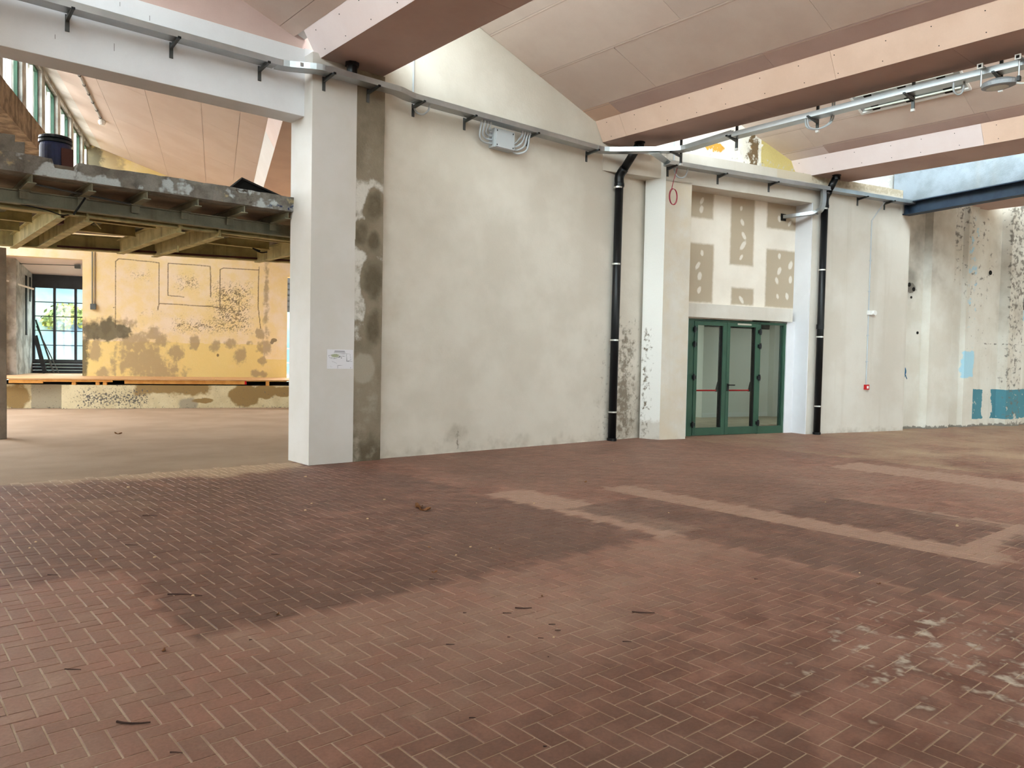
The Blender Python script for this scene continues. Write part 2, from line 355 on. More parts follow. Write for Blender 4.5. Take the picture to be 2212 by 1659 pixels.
W = 0.0955
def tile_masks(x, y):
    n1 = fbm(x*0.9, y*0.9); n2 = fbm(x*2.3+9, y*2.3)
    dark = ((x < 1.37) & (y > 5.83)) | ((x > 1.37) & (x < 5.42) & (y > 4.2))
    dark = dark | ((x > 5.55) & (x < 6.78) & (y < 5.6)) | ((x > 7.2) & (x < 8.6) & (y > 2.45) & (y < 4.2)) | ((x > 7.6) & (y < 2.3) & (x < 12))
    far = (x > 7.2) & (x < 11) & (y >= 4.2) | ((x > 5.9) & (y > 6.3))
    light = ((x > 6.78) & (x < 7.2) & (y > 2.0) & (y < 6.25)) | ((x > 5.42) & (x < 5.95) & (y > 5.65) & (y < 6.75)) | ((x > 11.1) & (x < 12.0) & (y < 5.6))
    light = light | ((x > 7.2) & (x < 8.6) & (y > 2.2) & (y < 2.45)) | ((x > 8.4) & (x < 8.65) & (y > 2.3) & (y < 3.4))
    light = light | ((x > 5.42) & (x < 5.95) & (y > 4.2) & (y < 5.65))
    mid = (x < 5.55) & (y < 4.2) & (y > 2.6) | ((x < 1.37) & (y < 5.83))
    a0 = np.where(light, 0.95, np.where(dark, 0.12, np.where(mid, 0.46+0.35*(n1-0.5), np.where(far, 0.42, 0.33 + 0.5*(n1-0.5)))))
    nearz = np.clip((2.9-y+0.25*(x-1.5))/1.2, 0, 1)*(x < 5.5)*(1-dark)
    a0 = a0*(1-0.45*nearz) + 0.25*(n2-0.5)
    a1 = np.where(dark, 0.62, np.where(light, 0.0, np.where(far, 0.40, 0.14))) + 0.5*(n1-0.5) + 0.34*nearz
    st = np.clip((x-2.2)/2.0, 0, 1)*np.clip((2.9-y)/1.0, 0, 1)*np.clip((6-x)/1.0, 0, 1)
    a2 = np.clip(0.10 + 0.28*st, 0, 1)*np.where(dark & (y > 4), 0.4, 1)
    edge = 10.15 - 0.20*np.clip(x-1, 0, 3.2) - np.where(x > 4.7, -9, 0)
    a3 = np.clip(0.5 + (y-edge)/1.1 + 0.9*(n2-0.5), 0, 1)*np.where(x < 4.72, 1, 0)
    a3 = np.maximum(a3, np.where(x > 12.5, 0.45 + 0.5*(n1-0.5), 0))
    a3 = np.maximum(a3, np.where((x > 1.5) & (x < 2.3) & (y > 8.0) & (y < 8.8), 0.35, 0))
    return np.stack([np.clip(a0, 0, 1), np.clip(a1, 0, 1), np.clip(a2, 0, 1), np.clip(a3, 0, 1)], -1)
i0, j0 = int((-6-2.962)/W), int((-10-1.497)/W); i1, j1 = int((24-2.962)/W), int((10.3-1.497)/W)
I, J = np.meshgrid(np.arange(i0, i1), np.arange(j0, j1)); Sm = (I+J) % 4
jt = 0.0026
hm = Sm == 0; vm = Sm == 2
X0 = np.concatenate([2.962+W*I[hm], 2.962+W*I[vm]]); Y0 = np.concatenate([1.497+W*J[hm], 1.497+W*J[vm]])
LX = np.concatenate([np.full(hm.sum(), 2*W), np.full(vm.sum(), W)]); LY = np.concatenate([np.full(hm.sum(), W), np.full(vm.sum(), 2*W)])
cx, cy_ = X0+LX/2, Y0+LY/2
px, py, dep = to_px(np.stack([cx, cy_, np.zeros_like(cx)], -1))
inside = (dep > 0.3) & (px > 0) & (px < 2212) & (py > 0) & (py < 1655)
dist = np.hypot(cx, cy_); order = np.argsort(np.where(inside, dist, 1e9)); near = np.zeros(len(cx), bool); near[order[:300]] = True
dz = rng.normal(0, 0.0005, len(cx)); tx = rng.normal(0, 0.004, len(cx)); ty = rng.normal(0, 0.004, len(cx))
def tile_geo(sel, cen):
    hx = LX[sel]/2-jt; hy = LY[sel]/2-jt; b = 0.003
    ux = np.array([-1, 1, 1, -1]); uy = np.array([-1, -1, 1, 1])
    tv = np.stack([ux*(hx[:, None]-b), uy*(hy[:, None]-b), np.zeros((len(hx), 4))], -1)
    bv = np.stack([ux*hx[:, None], uy*hy[:, None], np.full((len(hx), 4), -0.0045)], -1)
    tv[..., 2] += dz[sel][:, None] + tv[..., 0]*tx[sel][:, None]*0.5 + tv[..., 1]*ty[sel][:, None]*0.5
    v = np.concatenate([tv, bv], 1)
    if not cen: v[..., 0] += cx[sel][:, None]; v[..., 1] += cy_[sel][:, None]
    wx = v[..., 0] + (cx[sel][:, None] if cen else 0); wy = v[..., 1] + (cy_[sel][:, None] if cen else 0)
    return v, tile_masks(wx, wy)
QF = [(0, 1, 2, 3), (4, 5, 1, 0), (5, 6, 2, 1), (6, 7, 3, 2), (7, 4, 0, 3)]
sel = np.where(~near)[0]; v, a = tile_geo(sel, False)
mb = MB(); mb.v = v.reshape(-1, 3).tolist(); mb.f = (np.array(QF)[None]+8*np.arange(len(sel))[:, None, None]).reshape(-1, 4).tolist(); mb.attr = a.reshape(-1, 4)
o = mb.build('tile_field', M['tile'], floor); o['kind'] = 'stuff'
for q in np.where(near)[0]:
    v, a = tile_geo(np.array([q]), True)
    me = bpy.data.meshes.new('floor_tile'); me.from_pydata(v[0].tolist(), [], QF)
    at = me.color_attributes.new('m', 'FLOAT_COLOR', 'POINT'); at.data.foreach_set('color', a.astype(np.float32).ravel()); me.materials.append(M['tile'])
    o = bpy.data.objects.new('floor_tile', me); COL.objects.link(o); o.parent = floor; o.location = (cx[q], cy_[q], 0)

# ------------------------------------------------------------------ walls of the hall
def roofz(x, xr): return 7.47-0.341*(x-xr)
def main_masks(S, Z):
    low = np.clip(0.62-(Z-0.10)/0.35*0.5, 0, 1)*0.8
    corner = np.clip((S-9.9)/1.4, 0, 1)*np.clip((1.5-Z)/1.2+0.35, 0, 1)
    damp = mx(low*0.75, corner*0.55, ell(S, Z, 7.35, 0.28, 0.28, 0.2)*0.6)
    mould = mx(rect(S, Z, 11.0, 11.86, -0.1, 2.45, 0.4)*0.60*np.clip(1.15-Z*0.17, 0.4, 1), rect(S, Z, 10.7, 11.1, -0.2, 1.9, 0.6)*0.46, ell(S, Z, 7.4, 0.22, 0.05, 0.2)*0.5, ell(S, Z, 7.86, 2.03, 0.02, 0.02))
    base = np.clip(0.75-(Z)/0.25, 0, 1)*0.6
    warm = np.clip(0.55-(S-5.9)*0.5, 0, 1)*0.8
    return damp, mould, base, warm
wc = grid_wall('wall_center', G1, 5.85, 12.15, 9.95, 0, lambda s: np.maximum(5.62, roofz(s, 5.87)+0.03), 0.4, M['wall'], res=0.05, masks=main_masks,
    label='tall cream plaster wall between the white column and the black drainpipe')
tag(MB().box(5.45, 5.86, 9.98, 10.35, 0, 7.5).build('wall_core', M['wall'], wc))
col = thing('column', (5.1, 10.15, 0), 'square white painted column with a bare cement strip and a posted plan', 'column')
cb = MB().box(4.765, 5.45, 9.85, 10.51, 0, 5.66).build('painted_casing', M['column'], col, bevel=0.004)
MB().box(4.765, 4.99, 10.09, 10.51, 5.66, 5.77).build('head_block', M['white'], col)
def strip_masks(S, Z):
    wp = mx(rect(S, Z, 5.4, 5.95, 3.55, 4.05, 0.25), rect(S, Z, 5.38, 5.62, 2.0, 3.6, 0.3)*0.95, rect(S, Z, 5.5, 5.92, 2.55, 3.0, 0.3)*0.85, rect(S, Z, 5.4, 5.6, 1.7, 2.1, 0.3)*0.7)
    spots = mx(ell(S, Z, 5.76, 3.7, 0.19, 0.27), ell(S, Z, 5.55, 3.28, 0.15, 0.22), ell(S, Z, 5.75, 3.2, 0.15, 0.2), ell(S, Z, 5.75, 2.62, 0.2, 0.35), ell(S, Z, 5.76, 1.95, 0.15, 0.35))
    wp = np.clip(wp - np.clip(spots-0.35, 0, 1)*1.6, 0, 1)
    return wp, mx(spots*0.6, np.clip(0.6-(Z-0.35)/0.6, 0, 1)*0.7), mx(ell(S, Z, 5.6, 1.35, 0.2, 0.22), np.clip(fbm(S*3, Z*1.2)-0.1, 0, 1)*0.75)
grid_wall('cement_strip', G1, 5.44, 5.905, 9.855, 0, 5.6, 0.5, M['cement'], res=0.03, masks=strip_masks, parent=col, amp=0.02)
bm_ = tag(MB().box(-6, 4.77, 10.09, 10.5, 4.835, 5.757).build('lintel_beam', M['white'], bevel=0.006), 'long white painted beam spanning the opening left of the column', 'beam')
tag(MB().box(-6, 4.95, 10.22, 10.48, 5.75, 7.75).build('wall_gable', M['mauve']), 'plasterboard gable above the white beam', None, None, 'structure')

# pier and door recess (turned grid)
q1 = np.array(G2.P(9.11, 12.43)); q2 = np.array(G2.P(9.31, 12.05)); GP = Fr(math.degrees(math.atan2(q2[1]-q1[1], q2[0]-q1[0])))
ps0 = float(q1 @ GP.u); pn = float(q1 @ GP.n); pl = float((q2-q1) @ GP.u)
def pier_masks(S, Z):
    t = (S-ps0)/pl
    return (np.clip(0.55-Z/0.5, 0, 1)*0.8, np.clip((Z-0.1)*2, 0, 0.85), np.clip(0.46-np.abs(t-0.25)*0.4, 0, 1)*np.clip(3.0-Z, 0, 1)*0.98, np.zeros_like(S)+0.1)
wp = grid_wall('wall_pier', GP, ps0, ps0+pl, pn, 0, 5.5, 0.2, M['rwall'], res=0.05, masks=pier_masks, label='angled whitewashed and cream pier left of the green door')
grid_wall('pier_front', G2, 9.31, 9.95, 12.05, 0, 5.05, 0.5, M['rwall'], res=0.05, masks=lambda S, Z: (np.clip(0.58-Z/0.4, 0, 1)*0.8, S*0, S*0, 0.45+0.3*(fbm(S*2, Z)-0.3)), parent=wp)
tag(MB().plan([(10.66, 9.94), (11.955, 9.55), (12.0, 10.2), (10.7, 10.2)], 5.085, 5.5).build('wall_corbel', M['wall']), 'cream boxed corbel above the pier and drainpipe', None, None, 'structure')
def rw_masks(S, Z):
    top = np.clip(0.5+(Z-5.44)/0.10, 0, 1)
    return (mx(np.clip(0.62-Z/0.45, 0, 1)*0.8, rect(S, Z, 13.35, 13.6, 0, 0.5, 0.4)*0.5), S*0, mx(top*np.where(S > 13.2, 0.55, 0.0), np.zeros_like(S)), top*np.where(S > 12.2, 0.9, 0.1))
wr = grid_wall('wall_right', G2, 13.28, 16.47, 12.05, 0, 5.62, 0.5, M['rwall'], res=0.05, masks=rw_masks, label='pale plaster wall right of the green door with a red call point')
grid_wall('recess_head', G2, 9.31, 13.28, 12.05, 5.02, 5.62, 0.5, M['rwall'], res=0.05, masks=rw_masks, parent=wr)
MB().box(13.255, 13.283, 12.055, 12.52, 0, 5.02, G2).build('reveal', M['white'], wr)
def dry_masks(S, Z):
    P = mx(rect(S, Z, 9.9, 10.90, 4.50, 5.1, 0.06), rect(S, Z, 11.38, 12.04, 3.61, 5.1, 0.06), rect(S, Z, 12.40, 13.4, 4.47, 5.1, 0.06), rect(S, Z, 9.9, 10.94, 2.77, 3.98, 0.06), rect(S, Z, 12.41, 13.4, 2.76, 4.02, 0.06), rect(S, Z, 11.45, 12.08, 2.77, 3.13, 0.06))
    D = np.zeros_like(S)
    for (a, b) in [(10.6, 4.9), (10.62, 4.68), (11.7, 4.85), (11.72, 4.55), (11.74, 4.25), (11.72, 4.05), (11.7, 3.75), (10.62, 3.8), (10.58, 3.55), (10.6, 3.3), (10.55, 3.0), (12.8, 3.85), (12.78, 3.6), (12.77, 3.35), (12.76, 3.0), (13.12, 3.7), (13.12, 3.35), (13.1, 3.0), (11.7, 2.9), (12.8, 4.7), (13.1, 4.6)]:
        rr = random.uniform(0.7, 1.25); D = mx(D, ell(S+random.uniform(-0.6, 0.6)*(Z-b), Z, a+random.uniform(-.04, .04), b+random.uniform(-.05, .05), 0.05*rr, 0.08*rr))
    return P, D
wd = grid_wall('wall_recess', G2, 9.9, 13.30, 12.5, 2.6, 5.05, 0.12, M['drywall'], res=0.03, masks=dry_masks, label='skimmed drywall panel with bare grey-brown patches above the green door')
MB().box(9.9, 13.12, 12.37, 12.6, 2.452, 2.735, G2).build('lintel_board', M['rwall'], wd, bevel=0.004)
MB().box(10.1, 11.95, 12.38, 12.46, 2.425, 2.452, G2).build('packing_strip', M['board'], wd)
MB().box(13.02, 13.26, 12.43, 12.56, 0, 2.46, G2).build('jamb_trim', M['white'], wd)
MB().box(9.9, 10.27, 12.43, 12.56, 0, 2.46, G2).build('jamb_trim', M['white'], wd)
def gable_masks(S, Z):
    yel = np.where((S > 12.03 + 0.1*(fbm(S*0+3, Z*6)-0.5)) & (S < 13.7), 0.95, 0.0)
    brk = rect(S, Z, 11.55, 12.06, 5.2, 6.65, 0.25)*0.66
    och = mx(ell(S, Z, 10.75, 5.95, 0.35, 0.14)*0.62, ell(S, Z, 10.1, 6.2, 0.3, 0.1)*0.5, rect(S, Z, 11.7, 12.0, 5.6, 6.5, 0.4)*0.5)
    gry = np.where(S > 13.7, 0.62, np.clip(0.35+0.4*(5.85-Z), 0, 0.6)); brk = np.maximum(brk, np.where(S > 13.7, 0.42, 0))
    return och, yel, brk, gry
grid_wall('wall_upper_gable', G2, 8.6, 16.4, 12.35, 5.55, 7.6, 0.15, M['gable'], res=0.05, masks=gable_masks, label='patchy white and yellow gable above the door recess', amp=0.03)

# old wall under the steel beam, and the blue-white wall the beam carries
def alc_n(S, Z):
    n = np.full(S.shape, 12.36)
    n = np.where((S > 17.45) & (S < 18.40), 12.18, n); n = np.where((S > 18.95) & (S < 19.45), 12.25, n)
    n = np.where((S > 20.55) & (S < 21.25), 12.12, n); n = np.where((S > 22.6) & (S < 23.4), 12.12, n)
    return n
def alc_masks(S, Z):
    soot = mx(rect(S, Z, 16.9, 17.6, 3.9, 6.5, 1.2)*0.75, ell(S, Z, 16.95, 3.55, 0.35, 0.55)*0.55, rect(S, Z, 20.55, 21.25, 2.6, 6.5, 0.8)*0.55)
    blue = mx(np.where((S > 19.43) & (Z < 0.96) & (Z > 0.16), 0.62, 0.0) - 0.5*ell(S, Z, 20.15, 0.6, 0.16, 0.5), ell(S, Z, 16.9, 1.36, 0.02, 0.1))
    dens = fbm(S*1.6, Z*0.8)
    peel = mx(np.where((S > 18.3), 0.20 + 0.14*np.clip((Z-2.6)/2.5, 0, 1), 0.05) + 0.45*(dens-0.5), np.clip(0.75-Z/0.22, 0, 1), ell(S, Z, 20.8, 2.15, 1.6, 0.04)*0.5, ell(S, Z, 16.98, 3.42, 0.22, 0.16)*0.72, np.where((S > 20.55) & (S < 21.25), 0.40+0.08*np.clip((Z-2)/3, 0, 1), 0))
    lb = mx(rect(S, Z, 18.95, 19.4, 1.25, 1.95, 0.1)*0.8, np.where((S > 19.0) & (S < 19.5), 0.40, 0.12)*np.clip(Z/3, 0, 1), rect(S, Z, 21.2, 21.7, 2.7, 3.3, 0.2)*0.7, rect(S, Z, 20.9, 21.2, 1.3, 2.0, 0.3)*0.5)
    return soot, np.clip(blue, 0, 1), np.clip(peel, 0, 1), lb
wa = grid_wall('wall_alcove', G2, 16.3, 27, 12.36, 0, 6.4, 0.4, M['alcove'], res=0.05, masks=alc_masks, bend=alc_n, label='peeling old white wall with a teal dado under the steel beam')
wb = MB().box(16.18, 16.46, 7.0, 12.3, 5.34, 7.7, G2).build('wall_bulkhead', M['bulk']); tag(wb, 'blue-white wall carried by the dark steel beam', None, None, 'structure')
sb = thing('steel_beam', G2.P(16.3, 9.5, 5.05), 'dark blue steel I-beam spanning from the right wall end', 'beam')
MB().ibeam(G2.P(16.3, 12.15, 5.05), G2.P(16.3, 7.0, 5.05), 0.30, 0.24, 0.028, 0.02).build('i_section', M['steelblue'], sb)
MB().box(16.2, 16.42, 11.98, 12.02, 5.07, 5.33, G2).build('end_plate', M['steelblue'], sb)
MB().plan([G2.P(16.05, 6.75)[:2], G2.P(16.55, 6.75)[:2], G2.P(16.55, 7.25)[:2], G2.P(16.05, 7.25)[:2]], 0, 5.05).build('wall_stub', M['alcove'], wb)

# outer shell (out of view): the rest of the hall, with windows added for light
LWY = [(6.4, 8.4), (12.0, 15.0)]
lw_ = MB().box(-6.3, -6.0, -10, 31, 0, 0.9).box(-6.3, -6.0, -10, 31, 4.3, 8)
for a_, b_ in zip([-10]+[q[1] for q in LWY], [q[0] for q in LWY]+[31]): lw_.box(-6.3, -6.0, a_, b_, 0.9, 4.3)
tag(lw_.build('wall_left', M['wall']), 'cream plaster wall with two added tall windows closing the hall on the left, out of view', None, None, 'structure')
rw_ = MB().box(-6, 27, -10.3, -10, 0, 1.2).box(-6, 27, -10.3, -10, 3.9, 8)
RWX = [(-1.0, 2.3), (6.5, 9.8), (14.0, 17.3)]
for a_, b_ in zip([-6]+[q[1] for q in RWX], [q[0] for q in RWX]+[27]): rw_.box(a_, b_, -10.3, -10, 1.2, 3.9)
tag(rw_.build('wall_rear', M['wall']), 'cream plaster wall with three added windows closing the hall behind the viewer', None, None, 'structure')
tag(MB().box(26.4, 26.7, -10, 7, 0, 8).build('wall_side', M['wall']), 'cream plaster wall closing the hall on the far right', None, None, 'structure')

sh = tag(MB().plan([(5.6, 9.9), (27.2, 9.9), (27.2, 23.4), (9.5, 23.4), (5.6, 14)], 7.62, 7.8).build('ceiling', M['roof']), 'added deck blocking sky leaks behind the cream wall, out of view', None, None, 'structure')  # unseen deck and walls added to stop sky light leaking in
MB().box(26.9, 27.2, 6.5, 23.4, 0, 7.7).build('leak_block_wall', M['wall'], sh); MB().box(14.2, 27.2, 23.2, 23.4, 0, 7.7).build('leak_block_wall', M['wall'], sh); MB().box(26.4, 27.4, 5.0, 10.2, 7.4, 7.7).build('leak_cover_strip', M['roof'], sh)

# ------------------------------------------------------------------ saw-tooth roof of the hall
BEAMS = [(-6.2, -4.95), (-0.45, 0.5), (4.88, 5.87), (10.64, 11.55), (15.70, 16.83), (21.2, 22.3), (27.0, 28.0)]
ZB = 5.60
BLAB = ['plasterboard gutter beam at the far left of the hall', 'plasterboard gutter beam left of the white column', 'plasterboard roof beam landing on the white column', 'peach plasterboard roof beam crossing the middle of the ceiling',
        'pale pink plasterboard roof beam nearest the steel beam', 'plasterboard roof beam at the far right of the hall']
def screws(mb, F, x0, z0, x1, z1, ya, yb, step, rows):
    y = yb
    d = Vector((x1-x0, 0, z1-z0)); nrm = Vector((z0-z1, 0, x1-x0)).normalized()
    nrm = nrm if nrm.z < 0 or nrm.x < 0 else -nrm
    while y > ya:
        for t in rows:
            yy = y + random.uniform(-0.06, 0.06); c = Vector((x0, yy, z0)) + d*(t+random.uniform(-0.02, 0.02)) + nrm*0.002
            k = len(mb.v); e = d.normalized()*0.006; g = Vector((0, 0.006, 0))
            for p in (c-e-g, c+e-g, c+e+g, c-e+g): mb.v.append(tuple(p))
            for p in (c-e-g, c+e-g, c+e+g, c-e+g): mb.v.append(tuple(p-nrm*0.004))
            mb.f += [(k, k+1, k+2, k+3), (k, k+4, k+5, k+1), (k+1, k+5, k+6, k+2), (k+2, k+6, k+7, k+3), (k+3, k+7, k+4, k)]
        y -= step
def roof_beam(i, xl, xr, yend, faces, y0=-10.0):
    th = 0.013; t = thing('roof_beam', ((xl+xr)/2, (yend+y0)/2, ZB), BLAB[i], 'beam', 'plasterboard roof beams')
    MB().profile([(xl+0.03, ZB+th), (xr-th, ZB+th), (xr-th, 6.1), (xl-0.3, 6.1), (xl-0.19, ZB+0.34)], y0, yend).build('core', M['roof'], t)
    edges = [yend] + [f[0] for f in faces]
    for (ya, mt), yb in zip(faces, edges):
        MB().profile([(xl, ZB), (xl+th, ZB+th), (xl-0.21+th, ZB+0.345), (xl-0.21, ZB+0.345)], ya+0.002, yb-0.002).build('side_panel', M[mt], t)
    yy = yend
    while yy > y0+0.2:
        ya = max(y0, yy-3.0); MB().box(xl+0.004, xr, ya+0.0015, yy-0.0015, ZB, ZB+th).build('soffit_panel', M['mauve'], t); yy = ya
    MB().box(xr-th, xr, y0, yend, ZB+th, 6.1).build('back_panel', M['pink'], t)
    sc = MB(); screws(sc, None, xl, ZB, xl-0.21, ZB+0.34, 1.5 if i > 1 else 9.0, yend-0.25, 0.62, (0.18, 0.8))
    if sc.v: o = sc.build('screw_heads', M['dark'], t); o['kind'] = 'stuff'
    return t
roof_beam(0, *BEAMS[0], 10.05, [(-10, 'palepink')]); roof_beam(1, *BEAMS[1], 10.05, [(-10, 'palepink')])
roof_beam(2, *BEAMS[2], 9.94, [(7.0, 'palepink'), (4.0, 'palepink'), (-10, 'palepink')])
roof_beam(3, *BEAMS[3], 9.94, [(9.36, 'peach'), (5.45, 'peach'), (2.4, 'peach'), (-10, 'peach')])
roof_beam(4, *BEAMS[4], 8.95, [(5.19, 'palepink'), (2.2, 'peach'), (-10, 'peach')])
roof_beam(5, *BEAMS[5], 7.3, [(-10, 'peach')])
CLAB = ['sloping pink plasterboard ceiling at the far left, out of view', 'sloping pink plasterboard ceiling left of the column', 'sloping pink plasterboard ceiling above the cream wall', 'sloping pink plasterboard ceiling with the light fitting', 'sloping plasterboard ceiling beyond the last beam', 'sloping plasterboard ceiling at the far right, out of view']
def ceiling_bay(i, yend, xs, specials=None):
    xr = BEAMS[i][1]; xl2 = BEAMS[i+1][0]-0.21
    zf = lambda x: 7.47 + (ZB+0.34-7.47)*(x-xr)/(xl2-xr)
    c = MB().profile([(xr-0.35, zf(xr)+0.13), (xl2+0.15, zf(xl2)+0.0), (xl2+0.15, zf(xl2)+0.2), (xr-0.35, zf(xr)+0.32)], -10, yend).build('ceiling', M['roof'], origin=(0, 0, 0))
    tag(c, CLAB[i], None, None, 'structure')
    xs = [xr] + xs + [xl2]; th = 0.0125; g = 0.007
    for r in range(len(xs)-1):
        y = yend; first = True
        while y > -10:
            L = 3.0
            if first: L = specials.get(r, (3.0 - (r % 2)*1.3,))[0] if specials else 3.0-(r % 2)*1.3
            ya = max(-10, y-L); a, b = xs[r]+g, xs[r+1]-g*0.2
            mt = 'pink'
            if specials and r in specials: mt = specials[r][1] if first else specials[r][2]
            MB().profile([(a, zf(a)), (b, zf(b)), (b, zf(b)+th), (a, zf(a)+th)], ya+0.002, y-0.002).build('ceiling_panel', M[mt], c)
            if r and i in (2, 3):
                MB().profile([(xs[r]+0.03, zf(xs[r]+0.03)-0.001), (xs[r]+0.045, zf(xs[r]+0.045)-0.001), (xs[r]+0.045, zf(xs[r]+0.045)+0.001), (xs[r]+0.03, zf(xs[r]+0.03)+0.001)], ya, y).build('joint_tape', M['tape'], c)
            y = ya; first = False
    return c, zf
ceiling_bay(0, 10.2, [-3.8, -2.6, -1.4]); ceiling_bay(1, 10.25, [1.5, 2.6, 3.7, 4.45])
ceiling_bay(2, 9.94, [6.79, 7.89, 8.99, 10.08], {4: (0.64, 'peach', 'mauve')})
c3, zf3 = ceiling_bay(3, 9.9, [12.3, 13.4, 14.545, 15.2], {4: (1.87, 'palepink', 'mauve')})
ceiling_bay(4, 8.4, [17.9, 19.1, 20.2]); ceiling_bay(5, 8.4, [23.5, 24.7, 25.8])
tag(MB().plan([(-6.3, 10.25), (5.9, 10.25), (0.67, 12.15), (-4.0, 14.2), (-6.3, 15)], 7.5, 7.6).build('ceiling', M['roof']), 'added deck blocking sky leaks between hall and back room, out of view', None, None, 'structure')  # unseen deck added to keep sky light out of the gap
# clerestory glazing along each beam
WN = [0]
def clerestory(xr, y0, y1, lab):
    WN[0] += 1; w = thing('window_%d' % WN[0], (xr-0.15, (y0+y1)/2, 6.1), lab, None, None, 'structure'); n = 10; st = (y1-y0)/n
    fr = MB()
    fr.box(xr-0.2, xr-0.1, y0, y1, 6.08, 6.16); fr.box(xr-0.2, xr-0.1, y0, y1, 7.40, 7.62)
    for k in range(n+1): fr.box(xr-0.2, xr-0.1, max(y0, y0+k*st-0.05), min(y1, y0+k*st+0.05), 6.16, 7.40)
    fr.build('window_frame', M['green'], w)
    for k in range(n): MB().box(xr-0.155, xr-0.149, y0+k*st+0.05, y0+(k+1)*st-0.05, 6.16, 7.40).build('pane', M['skyglass'], w)
    portal('daylight_portal', (xr-0.09, (y0+y1)/2, 6.78), (1.24, y1-y0-0.1), (0, -math.pi/2, 0))
for k, ye in ((0, 10.0), (1, 10.0), (2, 9.9), (3, 9.6), (4, 8.2), (5, 7.0)): clerestory(BEAMS[k][1], -9.9, ye, 'clerestory glazing above the %s' % BLAB[k])

for k, (a_, b_) in enumerate(RWX):  # unseen windows added behind the viewer to light the facing walls
    WN[0] += 1; w = thing('window_%d' % WN[0], ((a_+b_)/2, -10.15, 1.2), 'added window number %d in the wall behind the viewer, out of view' % (k+1), None, None, 'structure')
    MB().box(a_, b_, -10.2, -10.14, 1.2, 1.26).box(a_, b_, -10.2, -10.14, 3.84, 3.9).box(a_, a_+0.06, -10.2, -10.14, 1.26, 3.84).box(b_-0.06, b_, -10.2, -10.14, 1.26, 3.84).box((a_+b_)/2-0.03, (a_+b_)/2+0.03, -10.2, -10.14, 1.26, 3.84).build('window_frame', M['green'], w)
    for c_, d_ in ((a_+0.06, (a_+b_)/2-0.03), ((a_+b_)/2+0.03, b_-0.06)): MB().box(c_, d_, -10.173, -10.167, 1.26, 3.84).build('pane', M['skyglass'], w)
    portal('daylight_portal', ((a_+b_)/2, -10.12, 2.55), (3.2, 2.6), (math.pi/2, 0, 0))
for k, (a_, b_) in enumerate(LWY):  # unseen side windows added to brighten the left face of the column
    WN[0] += 1; w = thing('window_%d' % WN[0], (-6.15, (a_+b_)/2, 0.9), 'added tall side window number %d in the left wall, out of view' % (k+1), None, None, 'structure')
    f = MB().box(-6.2, -6.14, a_, b_, 0.9, 0.96).box(-6.2, -6.14, a_, b_, 4.24, 4.3).box(-6.2, -6.14, a_, a_+0.06, 0.96, 4.24).box(-6.2, -6.14, b_-0.06, b_, 0.96, 4.24); c_ = (a_+b_)/2; f.box(-6.2, -6.14, c_-0.03, c_+0.03, 0.96, 4.24); f.build('window_frame', M['green'], w)
    for p_, q_ in ((a_+0.06, c_-0.03), (c_+0.03, b_-0.06)): MB().box(-6.173, -6.167, p_, q_, 0.96, 4.24).build('pane', M['skyglass'], w)
    portal('daylight_portal', (-6.12, c_, 2.6), (3.2, b_-a_-0.1), (0, -math.pi/2, 0))
tag(MB().box(-60, -6.5, -10, 60, -0.3, -0.1).build('ground', M['dustfloor']), 'pale yard outside the added left windows', None, None, 'structure')
tag(MB().box(-40, 60, -60, -10.4, -0.3, -0.1).build('ground', M['dustfloor']), 'pale yard outside the added windows behind the viewer', None, None, 'structure')

# ------------------------------------------------------------------ back room (turned grid): roof, windows, yellow wall, platform
BS0, BS1 = -3.4, 0.88     # window wall and foot of the slope
zb3 = lambda s: 7.40 + (5.94-7.40)*(s-BS0)/(BS1-BS0)
cr = MB().profile([(BS0-0.5, zb3(BS0)+0.15), (BS1+0.2, 5.98), (BS1+0.2, 6.2), (BS0-0.5, 7.75)], 11.4, 25.3, G3).build('ceiling', M['roof'], origin=(0, 0, 0))
tag(cr, 'daylit sloping plasterboard ceiling of the room behind the mezzanine', None, None, 'structure')
xs3 = [BS0, -2.3, -1.35, -0.3, 0.4, BS1]
for r in range(5):
    y = 25.0; first = True
    while y > 11.5:
        ya = max(11.5, y-(3.0 if not first else 3.0-(r % 2)*1.4)); a, b = xs3[r]+0.004, xs3[r+1]-0.001
        MB().profile([(a, zb3(a)), (b, zb3(b)), (b, zb3(b)+0.0125), (a, zb3(a)+0.0125)], ya+0.002, y-0.002, G3).build('ceiling_panel', M['pinkb'], cr); y = ya; first = False
gb = thing('gutter_beam', G3.P(1.5, 18, 5.6), 'lavender-faced plasterboard gutter beam behind the white column', 'beam')
MB().profile([(1.08, 5.615), (2.1, 5.615), (2.1, 6.2), (0.8, 6.2), (0.9, 5.94)], 11.6, 25.2, G3).build('core', M['roof'], gb)
MB().profile([(1.06, 5.60), (1.075, 5.615), (0.893, 5.945), (0.88, 5.945)], 11.6, 16.1, G3).build('side_panel', M['palepink'], gb)
MB().profile([(1.06, 5.60), (1.075, 5.615), (0.893, 5.945), (0.88, 5.945)], 16.104, 25, G3).build('side_panel', M['white'], gb)
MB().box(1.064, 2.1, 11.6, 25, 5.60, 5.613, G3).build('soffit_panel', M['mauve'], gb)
tag(MB().profile([(2.1, 5.6), (5.6, 5.6), (5.6, 7.7), (2.1, 7.7)], 13.6, 25.2, G3).build('ceiling', M['mauve']), 'plasterboard ceiling hidden behind the white column', None, None, 'structure')
